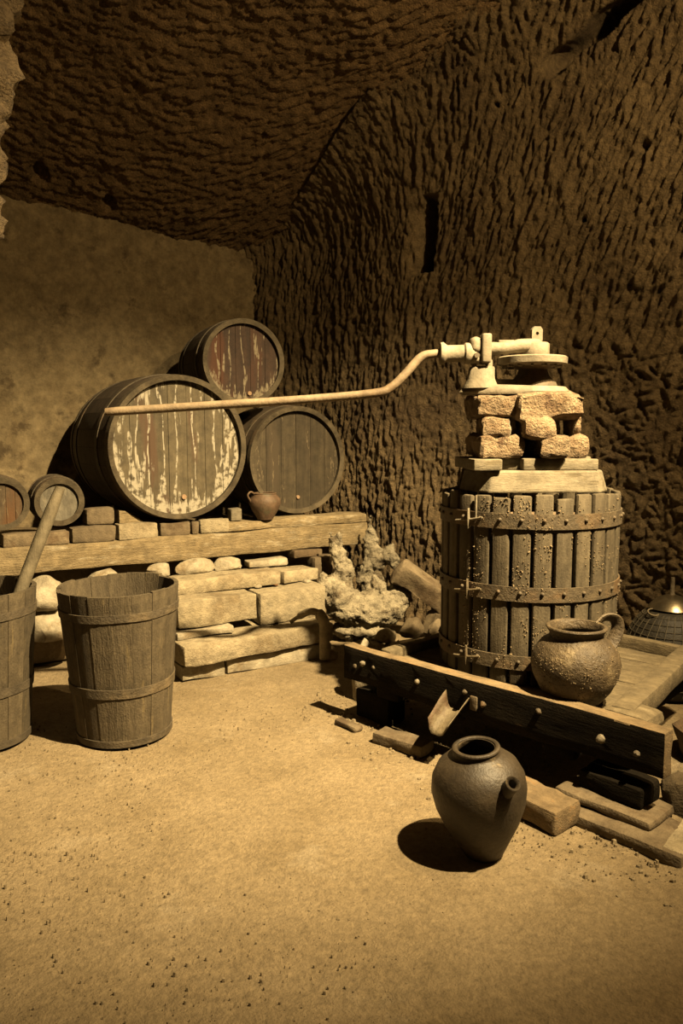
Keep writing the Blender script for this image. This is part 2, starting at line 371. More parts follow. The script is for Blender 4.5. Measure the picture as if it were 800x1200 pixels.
# right wall: swept along a bending plan line, leaning over into the roof
PATH = [(-.76, 6.14, 0), (-.32, 5.96, 0), (.0, 5.70, 0), (.36, 5.38, 0), (.92, 5.0, 0), (1.5, 4.62, 0), (2.1, 4.1, 0), (2.6, 3.3, 0), (2.9, 2.3, 0), (3.0, 1.0, 0), (2.95, -.6, 0), (2.6, -1.8, 0)]
def resample(path, du, n=20):
    p = np.array([(q.x, q.y) for q in smooth_pts(path, n)])
    d = np.r_[0, np.cumsum(np.hypot(*np.diff(p, axis=0).T))]
    s = np.arange(0, d[-1], du)
    return np.stack([np.interp(s, d, p[:, 0]), np.interp(s, d, p[:, 1])], -1), d[-1]

def wall_sweep(name, path, du, hmax, mat, strokes_fn, amp, extra=None, arch=True, smax=None, s0=None):
    xy, L = resample(path, du)
    if s0 is not None: xy = xy[int(s0 / du):]
    if smax is not None: xy = xy[:int(smax / du)]
    nu = len(xy); nv = int(hmax / du)
    t = np.gradient(xy, axis=0); t /= np.linalg.norm(t, axis=1)[:, None]
    k = max(3, int(.25 / du)); ker = np.ones(k) / k
    tp = np.pad(t, ((k, k), (0, 0)), 'edge')
    t = np.stack([np.convolve(tp[:, i], ker, 'same')[k:-k] for i in range(2)], -1)
    n = np.stack([t[:, 1], -t[:, 0]], -1)          # towards the room
    n /= np.linalg.norm(n, axis=1)[:, None]
    A = (np.arange(nu) * du)[:, None] * np.ones((1, nv)); B = np.ones((nu, 1)) * (np.arange(nv) * du)[None, :]
    r = (.25 + .5 * smst(np.arange(nu) * du + (s0 or 0), .15, 1.7))[:, None]
    ztop = zc(xy[:, 0:1] + n[:, 0:1] * r, xy[:, 1:2] + n[:, 1:2] * r)
    z0 = -.06
    straight = ztop - r - z0
    th = np.clip((B - straight) / r, 0, math.radians(66))
    over = np.clip(B - straight - r * math.radians(66), 0, 9)
    if arch:
        off = r * (1 - np.cos(th)); z = np.where(B < straight, z0 + B, ztop - r + r * np.sin(th))
        z = z + over * .15; off = off - over * .05
        nrm_h = np.cos(th); nrm_z = -np.sin(th)
    else:
        off = 0 * B; z = z0 + B; nrm_h = 1 + 0 * B; nrm_z = 0 * B
    H = chisel(nu, nv, du, strokes_fn(nu * du, nv * du)) if strokes_fn else 0
    H = H + amp * fbm(A * .9 + 3, B * .9, 5, 3) + .0075 * fbm(A * 30, B * 30, 9, 3)
    if extra is not None: H = H + extra(A, B, z, xy)
    P = np.zeros((nu, nv, 3))
    P[..., 0] = xy[:, 0:1] + n[:, 0:1] * (off + H * nrm_h); P[..., 1] = xy[:, 1:2] + n[:, 1:2] * (off + H * nrm_h); P[..., 2] = z + H * nrm_z
    return grid_obj(name, P, mat)

def strokes_right(LA, LB):
    r = random.Random(3); out = []
    for k in range(14000):
        a = r.uniform(0, LA); b = r.uniform(0, LB)
        if a < 1.5: an = 90 + r.gauss(0, 6)
        elif b > 1.9: an = 90 - min(32, 8 + (a - 1.2) * 9) + r.gauss(0, 8)
        elif a > 2.6: an = (r.choice([5, 165, 60, 110]) + 30 * math.sin(a * 3.1) * math.cos(b * 2.3)) + r.gauss(0, 14)
        else: an = 90 - 10 * math.sin(a * 2) + r.gauss(0, 10)
        if b > 3.3: an += r.gauss(0, 10)
        big = 1.5 if (a > 2.5 and b < 2.2) else (0.8 if a < 1.5 else 1.0)
        smooth = math.exp(-(((a - 1.7) / .45) ** 2 + ((b - 1.45) / .28) ** 2))
        out.append((a, b, math.radians(an), r.uniform(.05, .15) * (big ** .5), r.uniform(.012, .026) * big, r.uniform(.022, .056) * big * (1 - .75 * smooth)))
    return out

def right_extra(A, B, z, xy):
    # slot cut deep into the wall, its left jamb splayed
    ac, zc_ = NICHE
    q = A - ac - .02 * np.sin((z - zc_) * 5); hh = np.abs(z - zc_)
    vert = 1 - smst(hh, .225, .25)
    vert2 = 1 - smst(np.abs(z - zc_ + .03), .2, .24)
    splay = np.clip((q + .15) / .10, 0, 1) * (q < -.05) * .10
    slot = .42 * smst(q, -.062, -.048) * (1 - smst(q, .045, .058))
    H = -(splay * vert2 + slot * vert)
    # long dark gouge high on the wall
    (a0, b0), (a1, b1) = GOUGE
    d = np.array([a1 - a0, b1 - b0]); Ld = np.hypot(*d); d /= Ld
    al = (A - a0) * d[0] + (B - b0) * d[1]; ac2 = -(A - a0) * d[1] + (B - b0) * d[0]
    H -= .30 * np.clip(1 - (ac2 / (.055 + .012 * np.sin(al * 20))) ** 2, 0, 1) * smst(al, -.02, .12) * (1 - smst(al, Ld - .15, Ld + .02))
    for (a, b, rr) in HOLES:
        H -= .06 * np.clip(1 - ((A - a) ** 2 + (B - b) ** 2) / rr ** 2, 0, 1)
    return H
NICHE = (1.60, 2.66); GOUGE = ((2.38, 3.52), (2.95, 3.80)); HOLES = [(.95, 2.2, .03), (2.97, 3.0, .04), (2.64, 2.66, .02), (2.1, 3.4, .02)]
wall_sweep('wall_right', PATH, .0095, 4.75, m_rock, strokes_right, .045, right_extra, smax=4.3)
wall_sweep('wall_front', PATH, .06, 6.2, m_rock, None, .05, None, s0=4.26)

# platform frame: s runs along the timber kerb, w goes back to the plastered wall
SU = Vector((.85, .527, 0)); WU = Vector((-.527, .85, 0)); PO = Vector((-1.9, 4.03, 0)); PA = math.atan2(.527, .85)
def W(s, w, z=0.0): return PO + SU * s + WU * w + Vector((0, 0, z))

def back_wall():
    du = .016; nu = int(3.7 / du); nv = int(3.3 / du)
    A = (np.arange(nu) * du)[:, None] * np.ones((1, nv)); B = np.ones((nu, 1)) * (np.arange(nv) * du)[None, :]
    r = random.Random(5); st = []
    for k in range(1500):
        a = r.uniform(0, 3.7); b = r.uniform(.6, 1.5)
        st.append((a, b, math.radians(r.gauss(10, 25)), r.uniform(.06, .15), r.uniform(.018, .04), r.uniform(.015, .04)))
    H = chisel(nu, nv, du, st)
    mask = 1 - smst(B + .12 * fbm(A * 2.5, B * 2.5, 3, 3), 1.1, 1.2)
    edge = smst(B + .1 * fbm(A * 3, B * 3, 8, 2), 2.45, 2.7)
    H = (H + .09) * mask + .012 * fbm(A * 1.4, B * 1.4, 2, 4) + .0035 * fbm(A * 24, B * 24, 4, 3) * (1 + edge)
    for (a, b, rr, d) in [(1.75, 2.0, .02, .03), (1.5, 2.3, .015, .02), (2.2, 2.35, .025, .02), (2.6, 2.4, .03, .02)]:
        H -= d * np.clip(1 - ((A - a) ** 2 + (B - b) ** 2) / rr ** 2, 0, 1)
    P = np.zeros((nu, nv, 3)); o = W(-1.5, 1.15)
    P[..., 0] = o.x + SU.x * A - WU.x * H; P[..., 1] = o.y + SU.y * A - WU.y * H; P[..., 2] = -.06 + B
    grid_obj('wall_back', P, m_plaster)
back_wall()

def ceiling(name, x0, x1, y0, y1, du, mat, fine):
    nu = int((x1 - x0) / du) + 1; nv = int((y1 - y0) / du) + 1
    A = (np.arange(nu) * du)[:, None] * np.ones((1, nv)); B = np.ones((nu, 1)) * (np.arange(nv) * du)[None, :]
    X = x0 + A; Y = y0 + B
    Hc = .05 * fbm(A * .8 + 9, B * .8, 5, 3)
    if fine:
        r = random.Random(11); st = []
        for k in range(14000):
            a = r.uniform(0, x1 - x0); b = r.uniform(0, y1 - y0); x = x0 + a; y = y0 + b
            near = max(0.0, 1 - abs((x - (6.1 - y) * .95 + .75)) / .9)
            an = 31.8 + r.gauss(0, 8) + 12 * math.sin(x * 1.3 + y) - 45 * near
            st.append((a, b, math.radians(an), r.uniform(.06, .17), r.uniform(.013, .026), r.uniform(.024, .056)))
        Hc = Hc - chisel(nu, nv, du, st) + .0075 * fbm(A * 30, B * 30, 9, 3)
        for (hx, hy, rr) in [(-1.927, 5.122, .055), (-1.585, 5.434, .05), (-1.2, 4.7, .02), (-.5, 5.2, .02)]:
            Hc = Hc + .2 * np.clip(1 - ((X - hx) ** 2 + ((Y - hy) * .7) ** 2) / rr ** 2, 0, 1)
    P = np.stack([X, Y, zc(X, Y) + Hc], -1)
    grid_obj(name, P, mat, flip=True)
ceiling('ceiling', -2.9, 1.9, 3.4, 6.5, .0105, m_ceil, True)
ceiling('ceiling_vault', -3.4, 3.4, -2.0, 3.42, .1, m_ceil, False)

# left: rough rock that swells into a jamb overhead, close to the camera
def left_extra(A, B, z, xy):
    y = xy[:, 1:2]
    bump = .835 * np.exp(-((y - 2.55) / .34) ** 2) * smst(z, 1.2, 2.12) + .10 * np.exp(-((y - 2.55) / .4) ** 2) * smst(z, 2.1, 2.9)
    return bump + (.04 * fbm(A * 5, B * 5, 21, 4) - .07 * np.abs(fbm(A * 9, B * 7, 31, 4))) * (.3 + np.exp(-((y - 2.55) / .6) ** 2))
LPATH = [(-2.6, -1.9, 0), (-2.3, .2, 0), (-2.05, 1.5, 0), (-1.97, 2.5, 0), (-2.35, 3.4, 0), (-3.0, 4.6, 0), (-3.2, 5.0, 0)]
wall_sweep('wall_left', LPATH, .018, 6.0, m_rock, None, .05, left_extra, arch=False)

def floor():
    xs = np.arange(-3.3, 3.3, .03); ys = np.arange(-2.0, 6.5, .03)
    X, Y = np.meshgrid(xs, ys, indexing='ij')
    Hf = .012 * fbm(X * 1.1, Y * 1.1, 41, 3) + .003 * fbm(X * 9, Y * 9, 43, 3) - .012
    # broken ground rising under the press
    d = (X - .012) * .705 - (Y - 3.541) * .709; e = (X - .012) * .709 + (Y - 3.541) * .705
    Hf += .035 * smst(e, -.35, .1) * smst(d, .7, 1.3) * (.6 + .6 * fbm(X * 6, Y * 6, 3, 3))
    grid_obj('floor', np.stack([X, Y, Hf], -1), m_floor)
floor()

# bench of earth and rubble behind the timber kerb
vf = rbox(3.2, .92, .705, .04, .012, 3, 2, n=(24, 8, 5), amp2=.006)
o = build('wall_ledge', vf, m_earth, loc=W(.80, .655, 0), rot=(0, 0, PA)); o['kind'] = 'structure'

# ---------------------------------------------------------------- barrels
def stave_vf(rfn, L, ang, thick, nst=4, narc=2):
    """one curved stave, standing along local Z from 0 to L, at angle 0"""
    V, F = [], []
    for i in range(nst + 1):
        z = L * i / nst; R = rfn(i / nst)
        for j in range(narc + 1):
            a = (j / narc - .5) * ang
            V.append((R * math.cos(a), R * math.sin(a), z))
        for j in range(narc + 1):
            a = (j / narc - .5) * ang
            V.append(((R - thick) * math.cos(a), (R - thick) * math.sin(a), z))
    m = narc + 1; row = 2 * m
    for i in range(nst):
        for j in range(narc):
            a = i * row + j; F.append((a, a + 1, a + 1 + row, a + row))
            a = i * row + m + j; F.append((a + 1, a, a + row, a + 1 + row))
        a = i * row; F.append((a + m, a, a + row, a + m + row))
        a = i * row + narc; F.append((a, a + m, a + m + row, a + row))
    for i, fl in ((0, True), (nst, False)):
        for j in range(narc):
            a = i * row + j; q = (a, a + 1, a + 1 + m, a + m); F.append(q[::-1] if fl else q)
    return V, F

def hoop_vf(r0, r1, z0, z1, th, seg=48):
    return lathe([(r0, z0), (r0 + th, z0), (r1 + th, z1), (r1, z1)], seg, close=True)

def barrel(name, label, group, s, w, zb, Rh, Rb, L, nst, head_mat, yaw=0.0, nplank=6, plug=None, hoops=True, stave_mat=None, pitch=0.0):
    root = empty(name, W(s, w, zb), PA + yaw); tag(root, label, 'barrel', group)
    axis = Matrix.Rotation(PI / 2, 4, 'X')       # local z of the cask becomes -y: the head faces the room
    rfn = lambda t: Rh + (Rb - Rh) * math.sin(PI * t) ** .8 if 0 < t < 1 else Rh
    base = Rb
    def put(n, vf, mat, roll=0.0, par=root, off=(0, 0, 0)):
        me = make_mesh(n, vf, True, 40)
        ob = link(n, me, mat, par)
        return ob
    sv = make_mesh('stave', stave_vf(rfn, L, 2 * PI / nst * .985, .022 * (Rh / .4) ** .5, 6, 2), True, 40)
    sv.materials.append(stave_mat or m_barrel)
    # cask frame: origin at centre of the front head, z pointing to the back
    fr = Matrix.Translation((0, 0, base)) @ Matrix.Rotation(-PI / 2, 4, 'X')
    for k in range(nst):
        ob = link('stave', sv, None, root); ob.matrix_local = fr @ Matrix.Rotation(2 * PI * (k + .5) / nst, 4, 'Z')
    for (a, b) in ((-.004, .055), (.20, .25), (.75, .8), (.945, 1.004)):
        ob = build('hoop', hoop_vf(rfn(max(a, 0)) - .002, rfn(min(b, 1)) - .002, a * L, b * L, .007, 56), m_hoop, root); ob.matrix_local = fr
    # head boards, recessed; origin at head centre in the room frame
    Ri = Rh - .02; rec = .028 * (Rh / .4) + .008
    ed = [-Ri + 2 * Ri * k / nplank for k in range(nplank + 1)]
    for k in range(nplank):
        x0, x1 = ed[k] + .0012, ed[k + 1] - .0012
        n = 6; V = []; F = []
        xs = [x0 + (x1 - x0) * i / n for i in range(n + 1)]
        hh = [math.sqrt(max(Ri * Ri - x * x, 1e-6)) for x in xs]
        yo = rec + rng.uniform(-.0015, .0015)
        for dy in (0, .014):
            for x, h in zip(xs, hh): V += [(x, yo + dy, -h), (x, yo + dy, h)]
        m = 2 * (n + 1)
        for i in range(n):
            a = 2 * i; F += [(a, a + 2, a + 3, a + 1), (a + m + 1, a + m + 3, a + m + 2, a + m), (a + m, a + m + 2, a + 2, a), (a + 1, a + 3, a + m + 3, a + m + 1)]
        F += [(0, 1, m + 1, m), (m - 1, m - 2, 2 * m - 2, 2 * m - 1)]
        build('head_board', (V, F), head_mat, root, loc=(0, 0, base), smooth=False)
    rim = build('rim', lathe([(Rh - .026, .0), (Rh + .004, -.006), (Rh + .006, .03), (Rh - .022, rec)], 56, close=True), m_chime, root); rim.matrix_local = fr
    if plug:
        pl = build('bung', lathe([(.0145 * plug[2], -.012), (.016 * plug[2], -.006), (.017 * plug[2], .02)], 12), m_plug, root); pl.matrix_local = Matrix.Translation((plug[0], rec, base + plug[1])) @ Matrix.Rotation(-PI / 2, 4, 'X')
    return root

BG = 'wine barrels stacked on the ledge'
barrel('wine_barrel', 'largest barrel, its head streaked with flaking white paint', BG, 1.10, .0, .803, .425, .450, .92, 26, m_head_big, nplank=7, plug=(.03, -.30, 1.0))
barrel('wine_barrel', 'dark plain-headed barrel beside the white-streaked one, against the hewn wall', BG, 1.958, .10, .79, .353, .368, .58, 22, m_head_dark, nplank=6, plug=(.01, -.25, .8))
barrel('wine_barrel', 'red-brown weathered barrel resting on top of the two larger barrels', BG, 1.60, .16, 1.51, .268, .285, .66, 20, m_head_red, nplank=5, plug=(.04, -.20, .9), yaw=math.radians(-7))
barrel('wine_keg', 'small grey-headed keg on the brick row behind the wooden pole', 'small kegs on the ledge', .412, .07, .808, .13, .145, .34, 14, m_head_grey, nplank=1, yaw=math.radians(-4))
barrel('wine_keg', 'small keg with rust-streaked head next to the grey-headed keg', 'small kegs on the ledge', .112, .07, .805, .138, .152, .36, 14, m_head_rust, nplank=5)

# ---------------------------------------------------------------- tubs
def tub(label, x, y, rz, R0, R1, h, nst, seed, tilt=(0, 0)):
    root = empty('wooden_tub', (x, y, .0), rot=(tilt[0], tilt[1], rz)); tag(root, label, 'tub', 'tall stave tubs on the earth floor')
    rfn = lambda t: R0 + (R1 - R0) * t
    r = random.Random(seed)
    for k in range(nst):
        dh = r.uniform(-.006, .006)
        sv = stave_vf(lambda t: rfn(t) + 0.0, h + dh, 2 * PI / nst * .985, .019, 4, 2)
        ob = build('stave', sv, m_tub, root, rot=(0, 0, 2 * PI * k / nst))
        ob.location = Vector((math.cos(2 * PI * k / nst), math.sin(2 * PI * k / nst), 0)) * r.uniform(-.0015, .0015)
    for (a, b) in ((.0, .045), (.335, .395), (.835, .885)):
        V, F = hoop_vf(rfn(a) - .001, rfn(b) - .001, a * h, b * h, .006, 64)
        V = [(p[0], p[1], p[2] + .004 * nz(p, 6, seed)) for p in V]
        build('hoop', (V, F), m_tub_rim, root)
    build('bottom', lathe([(rfn(.06) - .016, .04), (rfn(.06) - .016, .06)], 32), m_tub, root)
    return root
tub('tall stave tub, empty, standing alone beside the stone steps', -.985, 3.375, .13, .205, .262, .672, 18, 4, tilt=(math.radians(1.0), math.radians(-.6)))
tub('stave tub with a wooden pole leaning out of it', -1.615, 3.30, .3, .215, .265, .672, 18, 9)
o = build('wooden_pole', tube(smooth_pts([(-1.585, 3.29, .085), (-1.47, 3.345, .52), (-1.265, 3.45, 1.10)], 4), [.03] * 4 + [.028] * 4 + [.021], 12), m_stick)
tag(o, 'smooth wooden pole standing in the tub, leaning to the steps', 'pole')

# ---------------------------------------------------------------- kerb timber, bricks and blocks on the ledge
o = build('kerb_timber', rbox(2.72, .17, .148, .012, .012, 3, 4, n=(26, 3, 3), amp2=.004), m_timber, loc=W(1.09, .085, .572), rot=(0, 0, PA))
tag(o, 'long pale timber beam edging the ledge below the bricks', 'beam')
bricks = [(-.12, .06, .085, .075, 'rough brick lying at the far end of the row under the rusty keg', m_brick),
          (.275, .345, .085, .075, 'long brick under the grey-headed keg, on the kerb timber', m_brick),
          (.583, .25, .09, .088, 'dark brick on the timber, below the loose wooden block', m_brick),
          (.84, .235, .09, .09, 'pale stone chunk wedged under the left side of the largest barrel', m_step),
          (1.065, .185, .085, .082, 'brown brick directly beneath the middle of the largest barrel', m_brick),
          (1.189, .045, .085, .08, 'narrow brick piece set upright between two bricks under the barrel', m_brick),
          (1.318, .19, .09, .085, 'grey stone piece at the end of the brick row by the plank', m_step)]
for i, (s, l, d, h, lab, mt) in enumerate(bricks):
    o = build('brick', rbox(l, .10, h, .010, .008, 9, i + 1, n=(5, 3, 3), amp2=.004), mt, loc=W(s, .06, .7205), rot=(0, 0, PA + rng.uniform(-.03, .03)))
    tag(o, lab, 'brick', 'bricks under the barrels')
o = build('plank', rbox(1.06, .16, .062, .012, .012, 4, 3, n=(14, 3, 2), amp2=.004), m_timber, loc=W(1.92, .085, .7205), rot=(0, 0, PA))
tag(o, 'rough plank on the kerb timber in front of the dark barrel', 'plank')
o = build('wooden_block', rbox(.165, .10, .10, .02, .01, 8, 5, n=(4, 3, 3)), m_brick, loc=W(.63, .10, .81), rot=(0, 0, PA + .05)); tag(o, 'loose rounded block on the bricks between keg and largest barrel', 'block')
o = build('barrel_chock', (([(-.06, -.05, 0), (.085, -.05, 0), (.085, .05, 0), (-.06, .05, 0), (-.06, -.05, .075), (-.06, .05, .075), (-.02, -.05, .07), (-.02, .05, .07)]), [(3, 2, 1, 0), (0, 1, 6, 4), (2, 3, 5, 7), (4, 6, 7, 5), (6, 1, 2, 7), (0, 4, 5, 3)]), m_timber, loc=W(.805, .12, .812), rot=(0, 0, PA), smooth=False)
tag(o, 'wedge-shaped wooden chock at the left foot of the largest barrel', 'wedge')
o = build('barrel_chock', rbox(.075, .07, .075, .006, .005, 12, 8, n=(2, 2, 2)), m_plank_pale, loc=W(1.49, .10, .783), rot=(0, 0, PA)); tag(o, 'small pale cube of wood between largest barrel and little pot', 'wedge')

# small pot beside the barrels
def pot(name, label, cat, loc, prof, mat, rim, seg=40, rz=0, rot=None, wob=.003):
    root = empty(name, loc, rz, rot); tag(root, label, cat)
    build('body', lathe(prof, seg, wob=wob, seed=len(prof) * 1.3), mat, root, sharp=60)
    R, z, th = rim
    ring = [(R + th * math.cos(a), z + th * .8 * math.sin(a)) for a in [2 * PI * k / 10 for k in range(10)]]
    build('rim', lathe(ring, seg, close=True), mat, root)
    return root
p = pot('clay_pot', 'little red-brown clay pot with a wire handle on the plank', 'pot', W(1.675, .035, .784), smooth_pts and [(.0, .0), (.05, .0), (.055, .012), (.085, .06), (.104, .105), (.100, .135), (.075, .16), (.072, .168), (.064, .168), (.066, .155), (.09, .13), (.092, .1), (.05, .02), (.0, .018)], m_clay3, (.070, .168, .006), 28, PA)
build('handle', tube(smooth_pts([(-.07, 0, .165), (-.105, -.01, .182), (-.125, -.01, .16), (-.108, -.005, .13), (-.098, 0, .115)], 4), .006, 8), m_clay3, p)

# ---------------------------------------------------------------- stone steps
def slab(label, s, w, z, l, d, h, seed, mat=m_step, yaw=0.0, rough=.012, name='step_stone', roll=0.0, cat='stone', group='stones of the steps'):
    n = (max(4, int(l / .05)), max(3, int(d / .06)), max(2, int(h / .05)))
    o = build(name, rbox(l, d, h, .010, rough, 4, seed, n=n, amp2=.005, fs2=22), mat, loc=W(s, w, z), rot=(roll, 0, PA + yaw))
    return tag(o, label, cat, group)
slab('lowest course stone under the bottom step, its left end split', 1.02, -.345, -.012, .25, .34, .088, 21, m_white)
slab('long low foundation stone at ground level under the bottom step', 1.50, -.34, -.012, .68, .36, .088, 22, m_white)
slab('long bottom step slab crossed by the shadow of the iron lever', 1.36, -.375, .086, .95, .37, .112, 23, yaw=.02)
slab('thin stone strip lying behind the bottom step slab', 1.07, -.36, .20, .34, .15, .042, 24, m_white)
slab('left block of the middle step, with an undercut front', 1.175, -.26, .245, .49, .24, .155, 25)
slab('right block of the middle step, longer tread, beside the root stump', 1.67, -.25, .202, .45, .24, .19, 26, yaw=-.02)
slab('top step slab of worn pale stone', 1.305, -.105, .403, .70, .23, .082, 27)
slab('short flat stone continuing the top step', 1.81, -.10, .395, .26, .20, .078, 28, yaw=.05)
slab('brown squared stone standing under the timber above the middle step', 2.06, -.03, .395, .17, .12, .12, 29, m_brick)
# filler stones between the steps and the timber
fill = [(.30, .025, .36, .11, .10, .185, 'pale rough wall stone under the timber, behind the two tubs', m_white),
        (.36, .03, .19, .15, .10, .17, 'lower pale wall stone on the ground behind the two tubs', m_white),
        (.66, .03, .36, .14, .10, .19, 'wall stone under the timber hidden behind the empty tub', m_white),
        (.96, .015, .487, .075, .05, .075, 'small white cobble tucked beneath the timber near the empty tub', m_white),
        (1.17, .0, .487, .13, .05, .085, 'largest white rubble stone on the top step beneath the timber', m_white),
        (1.39, .0, .487, .10, .05, .08, 'cream rubble stone on the top step, next to the largest white one', m_white)]
for i, (s, w, z, rx, ry, hz, lab, mt) in enumerate(fill):
    o = build('rubble_stone', stone(rx, ry, hz / 1.5, seed=i * 1.7 + .3, amp=.22, sub=3), mt, loc=W(s, w, z), rot=(0, 0, PA))
    tag(o, lab, 'stone', 'rubble stones under the timber')
slab('thin pale slat of stone under the timber, next to the cream rubble', 1.66, .0, .487, .28, .09, .045, 31, m_white, roll=0, name='thin_stone', group='rubble stones under the timber')
slab('grey-brown stone piece under the timber above the short top step', 1.96, .01, .517, .22, .09, .05, 32, m_brick, name='thin_stone', group='rubble stones under the timber')
for i, (s, w, z, lab) in enumerate([(1.62, -.20, .396, 'orange brick chip in the joint behind the left middle block'), (1.50, -.21, .396, 'white chip of stone in the joint above the middle step'), (1.84, -.22, .394, 'small white pebble on the right middle block')]):
    o = build('stone_chip', stone(.028, .02, .014, seed=i + 5.2, sub=2), [m_redbrick, m_white, m_white][i], loc=W(s, w, z)); tag(o, lab, 'stone')
o = build('bent_branch', tube(smooth_pts([(-.305, 4.50, .215), (-.25, 4.49, .255), (-.19, 4.475, .285), (-.135, 4.465, .275), (-.102, 4.45, .22), (-.10, 4.44, .12), (-.10, 4.435, .01)], 5), [.012] * 5 + [.022] * 10 + [.034] * 10 + [.032] * 6, 12), m_step)
tag(o, 'bent pale knee of wood at the right end of the bottom step', 'branch')

# ---------------------------------------------------------------- gnarled stumps and rubble by the wall
def lumps(name, balls, mat, voxel, label, cat, seed, strength=.05, loc=(0, 0, 0)):
    bm = bmesh.new()
    for (x, y, z, rx, ry, rz_, ex, ey) in balls:
        m = Matrix.Translation((x, y, z)) @ Matrix.Rotation(ex, 4, 'Y') @ Matrix.Rotation(ey, 4, 'X') @ Matrix.Diagonal((rx, ry, rz_, 1))
        bmesh.ops.create_icosphere(bm, subdivisions=3, radius=1, matrix=m)
    me = bpy.data.meshes.new(name); bm.to_mesh(me); bm.free()
    ob = link(name, me, mat, loc=loc)
    rm = ob.modifiers.new('remesh', 'REMESH'); rm.mode = 'VOXEL'; rm.voxel_size = voxel; rm.use_smooth_shade = True
    for k, (sz, st) in enumerate(((.11, strength), (.04, strength * .8), (.016, strength * .45))):
        t = bpy.data.textures.new(name + str(k), 'CLOUDS'); t.noise_scale = sz; t.noise_depth = 3
        d = ob.modifiers.new('d%d' % k, 'DISPLACE'); d.texture = t; d.strength = st; d.texture_coords = 'LOCAL'; d.mid_level = .55
    dg = bpy.context.evaluated_depsgraph_get(); ev = ob.evaluated_get(dg)
    me2 = bpy.data.meshes.new_from_object(ev); ob.modifiers.clear(); ob.data = me2
    if not me2.materials: me2.materials.append(mat)
    me2.polygons.foreach_set('use_smooth', [True] * len(me2.polygons))
    return tag(ob, label, cat)
lumps('root_stump', [(.12, 4.9, .20, .22, .14, .11, 0, 0), (.0, 4.88, .28, .12, .11, .10, 0, 0), (.30, 4.9, .20, .12, .1, .11, 0, 0), (.40, 4.9, .27, .05, .05, .11, .1, 0),
    (.01, 4.92, .47, .065, .045, .17, -.3, 0), (-.045, 4.92, .61, .03, .03, .11, -.28, 0), (-.012, 4.92, .63, .028, .026, .09, -.05, 0), (.21, 4.92, .33, .05, .045, .10, .15, 0), (.26, 4.92, .33, .05, .05, .06, 0, 0), (-.11, 4.88, .36, .035, .04, .10, -.2, 0),
    (.12, 4.92, .06, .20, .13, .07, 0, 0), (-.05, 4.90, .36, .05, .05, .07, 0, 0), (.33, 4.91, .30, .05, .05, .07, .5, 0)], m_stump, .011, 'big gnarled grey root stump with spikes, beside the steps', 'stump', 1)
lumps('root_piece', [(.215, 5.14, .55, .06, .05, .16, -.15, 0), (.30, 5.14, .51, .055, .05, .10, .45, 0), (.35, 5.12, .48, .04, .05, .07, 0, 0), (.155, 5.14, .42, .045, .05, .12, .5, 0), (.19, 5.14, .68, .018, .02, .12, .06, 0), (.22, 5.15, .2, .09, .06, .24, 0, 0)], m_stump, .011, 'smaller twisted root standing behind the big grey stump', 'root', 2)
def rock(label, loc, r, seed, mat=m_darkrock, rot=(0, 0, 0), name='rock', group='loose rocks by the hewn wall', amp=.25, cat='rock'):
    o = build(name, stone(*r, seed=seed, amp=amp), mat, loc=loc, rot=rot); return tag(o, label, cat, group)
o = build('leaning_slab', rbox(.40, .15, .14, .012, .03, 6, 14, n=(9, 4, 3), amp2=.012), m_brick, loc=(.50, 4.88, .29), rot=(math.radians(10), math.radians(33), -.1)); tag(o, 'split slab leaning down from the stump towards the press basket', 'slab')
rock('large rock propping up the leaning split slab', (.66, 4.86, -.012), (.15, .12, .155), 3.3)
rock('grey angular rock right of the big stump, under the slab', (.435, 4.70, .07), (.075, .07, .08), 1.2)
rock('brown squarish rock next to the press basket, under the slab', (.60, 4.68, .06), (.065, .06, .08), 2.7, m_brick)
rock('pale rounded rock at the foot of the big stump', (.275, 4.70, .04), (.065, .055, .055), 4.4, m_step)
rock('low mound of rubble beneath the rocks by the basket', (.50, 4.68, -.04), (.26, .13, .07), 7.9, m_earth, amp=.15)
rock('flat pale stone lying in front of the big stump', (.16, 4.66, -.015), (.12, .08, .045), 8.8, m_step)
rock('brown flat stone beside the pale one before the stump', (.34, 4.55, -.015), (.10, .05, .04), 8.1, m_brick)
rock('pale cobble just behind the left end of the dark beam', (.135, 3.80, -.012), (.085, .065, .20), 9.6, m_white)
rock('cream stone next to the pale cobble behind the dark beam', (.27, 3.76, -.012), (.055, .06, .20), 10.2, m_white)
rock('small rounded stone in the shadow beside the bottom step', (-.07, 4.50, -.012), (.05, .045, .04), 11.1, m_step)

# ---------------------------------------------------------------- press base
BA = math.atan2(-.709, .705); BO = Vector((.012, 3.541, 0)); BX = Vector((.705, -.709, 0)); BY = Vector((.709, .705, 0))
def B(x, y, z=0.0): return BO + BX * x + BY * y + Vector((0, 0, z))
base = empty('press_bed', BO, BA); tag(base, 'heavy timber press bed with a black front beam and rimmed tray', 'press base')
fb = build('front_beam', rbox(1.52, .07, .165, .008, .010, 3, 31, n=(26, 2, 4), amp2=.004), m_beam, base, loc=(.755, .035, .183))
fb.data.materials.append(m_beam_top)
for pl in fb.data.polygons:                      # lamplight painted in: top edge and right end get a lighter colour
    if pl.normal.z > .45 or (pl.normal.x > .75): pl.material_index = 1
fb['label'] = 'black beam with top edge and end painted tan as if lit'
for i, (x, z, r) in enumerate([(.075, .262, .011), (.125, .285, .014), (.19, .28, .009), (.45, .275, .013), (.70, .29, .012), (.79, .262, .014), (1.04, .30, .012), (1.29, .265, .018), (1.42, .25, .012)]):
    bolt = build('bolt', stone(r, r, r * .9, seed=i * 2.2, sub=2, flat=.5), m_dusty if i in (1, 3, 7) else m_iron, base, loc=(x, .002, z), rot=(PI / 2, 0, 0))
npl = 6
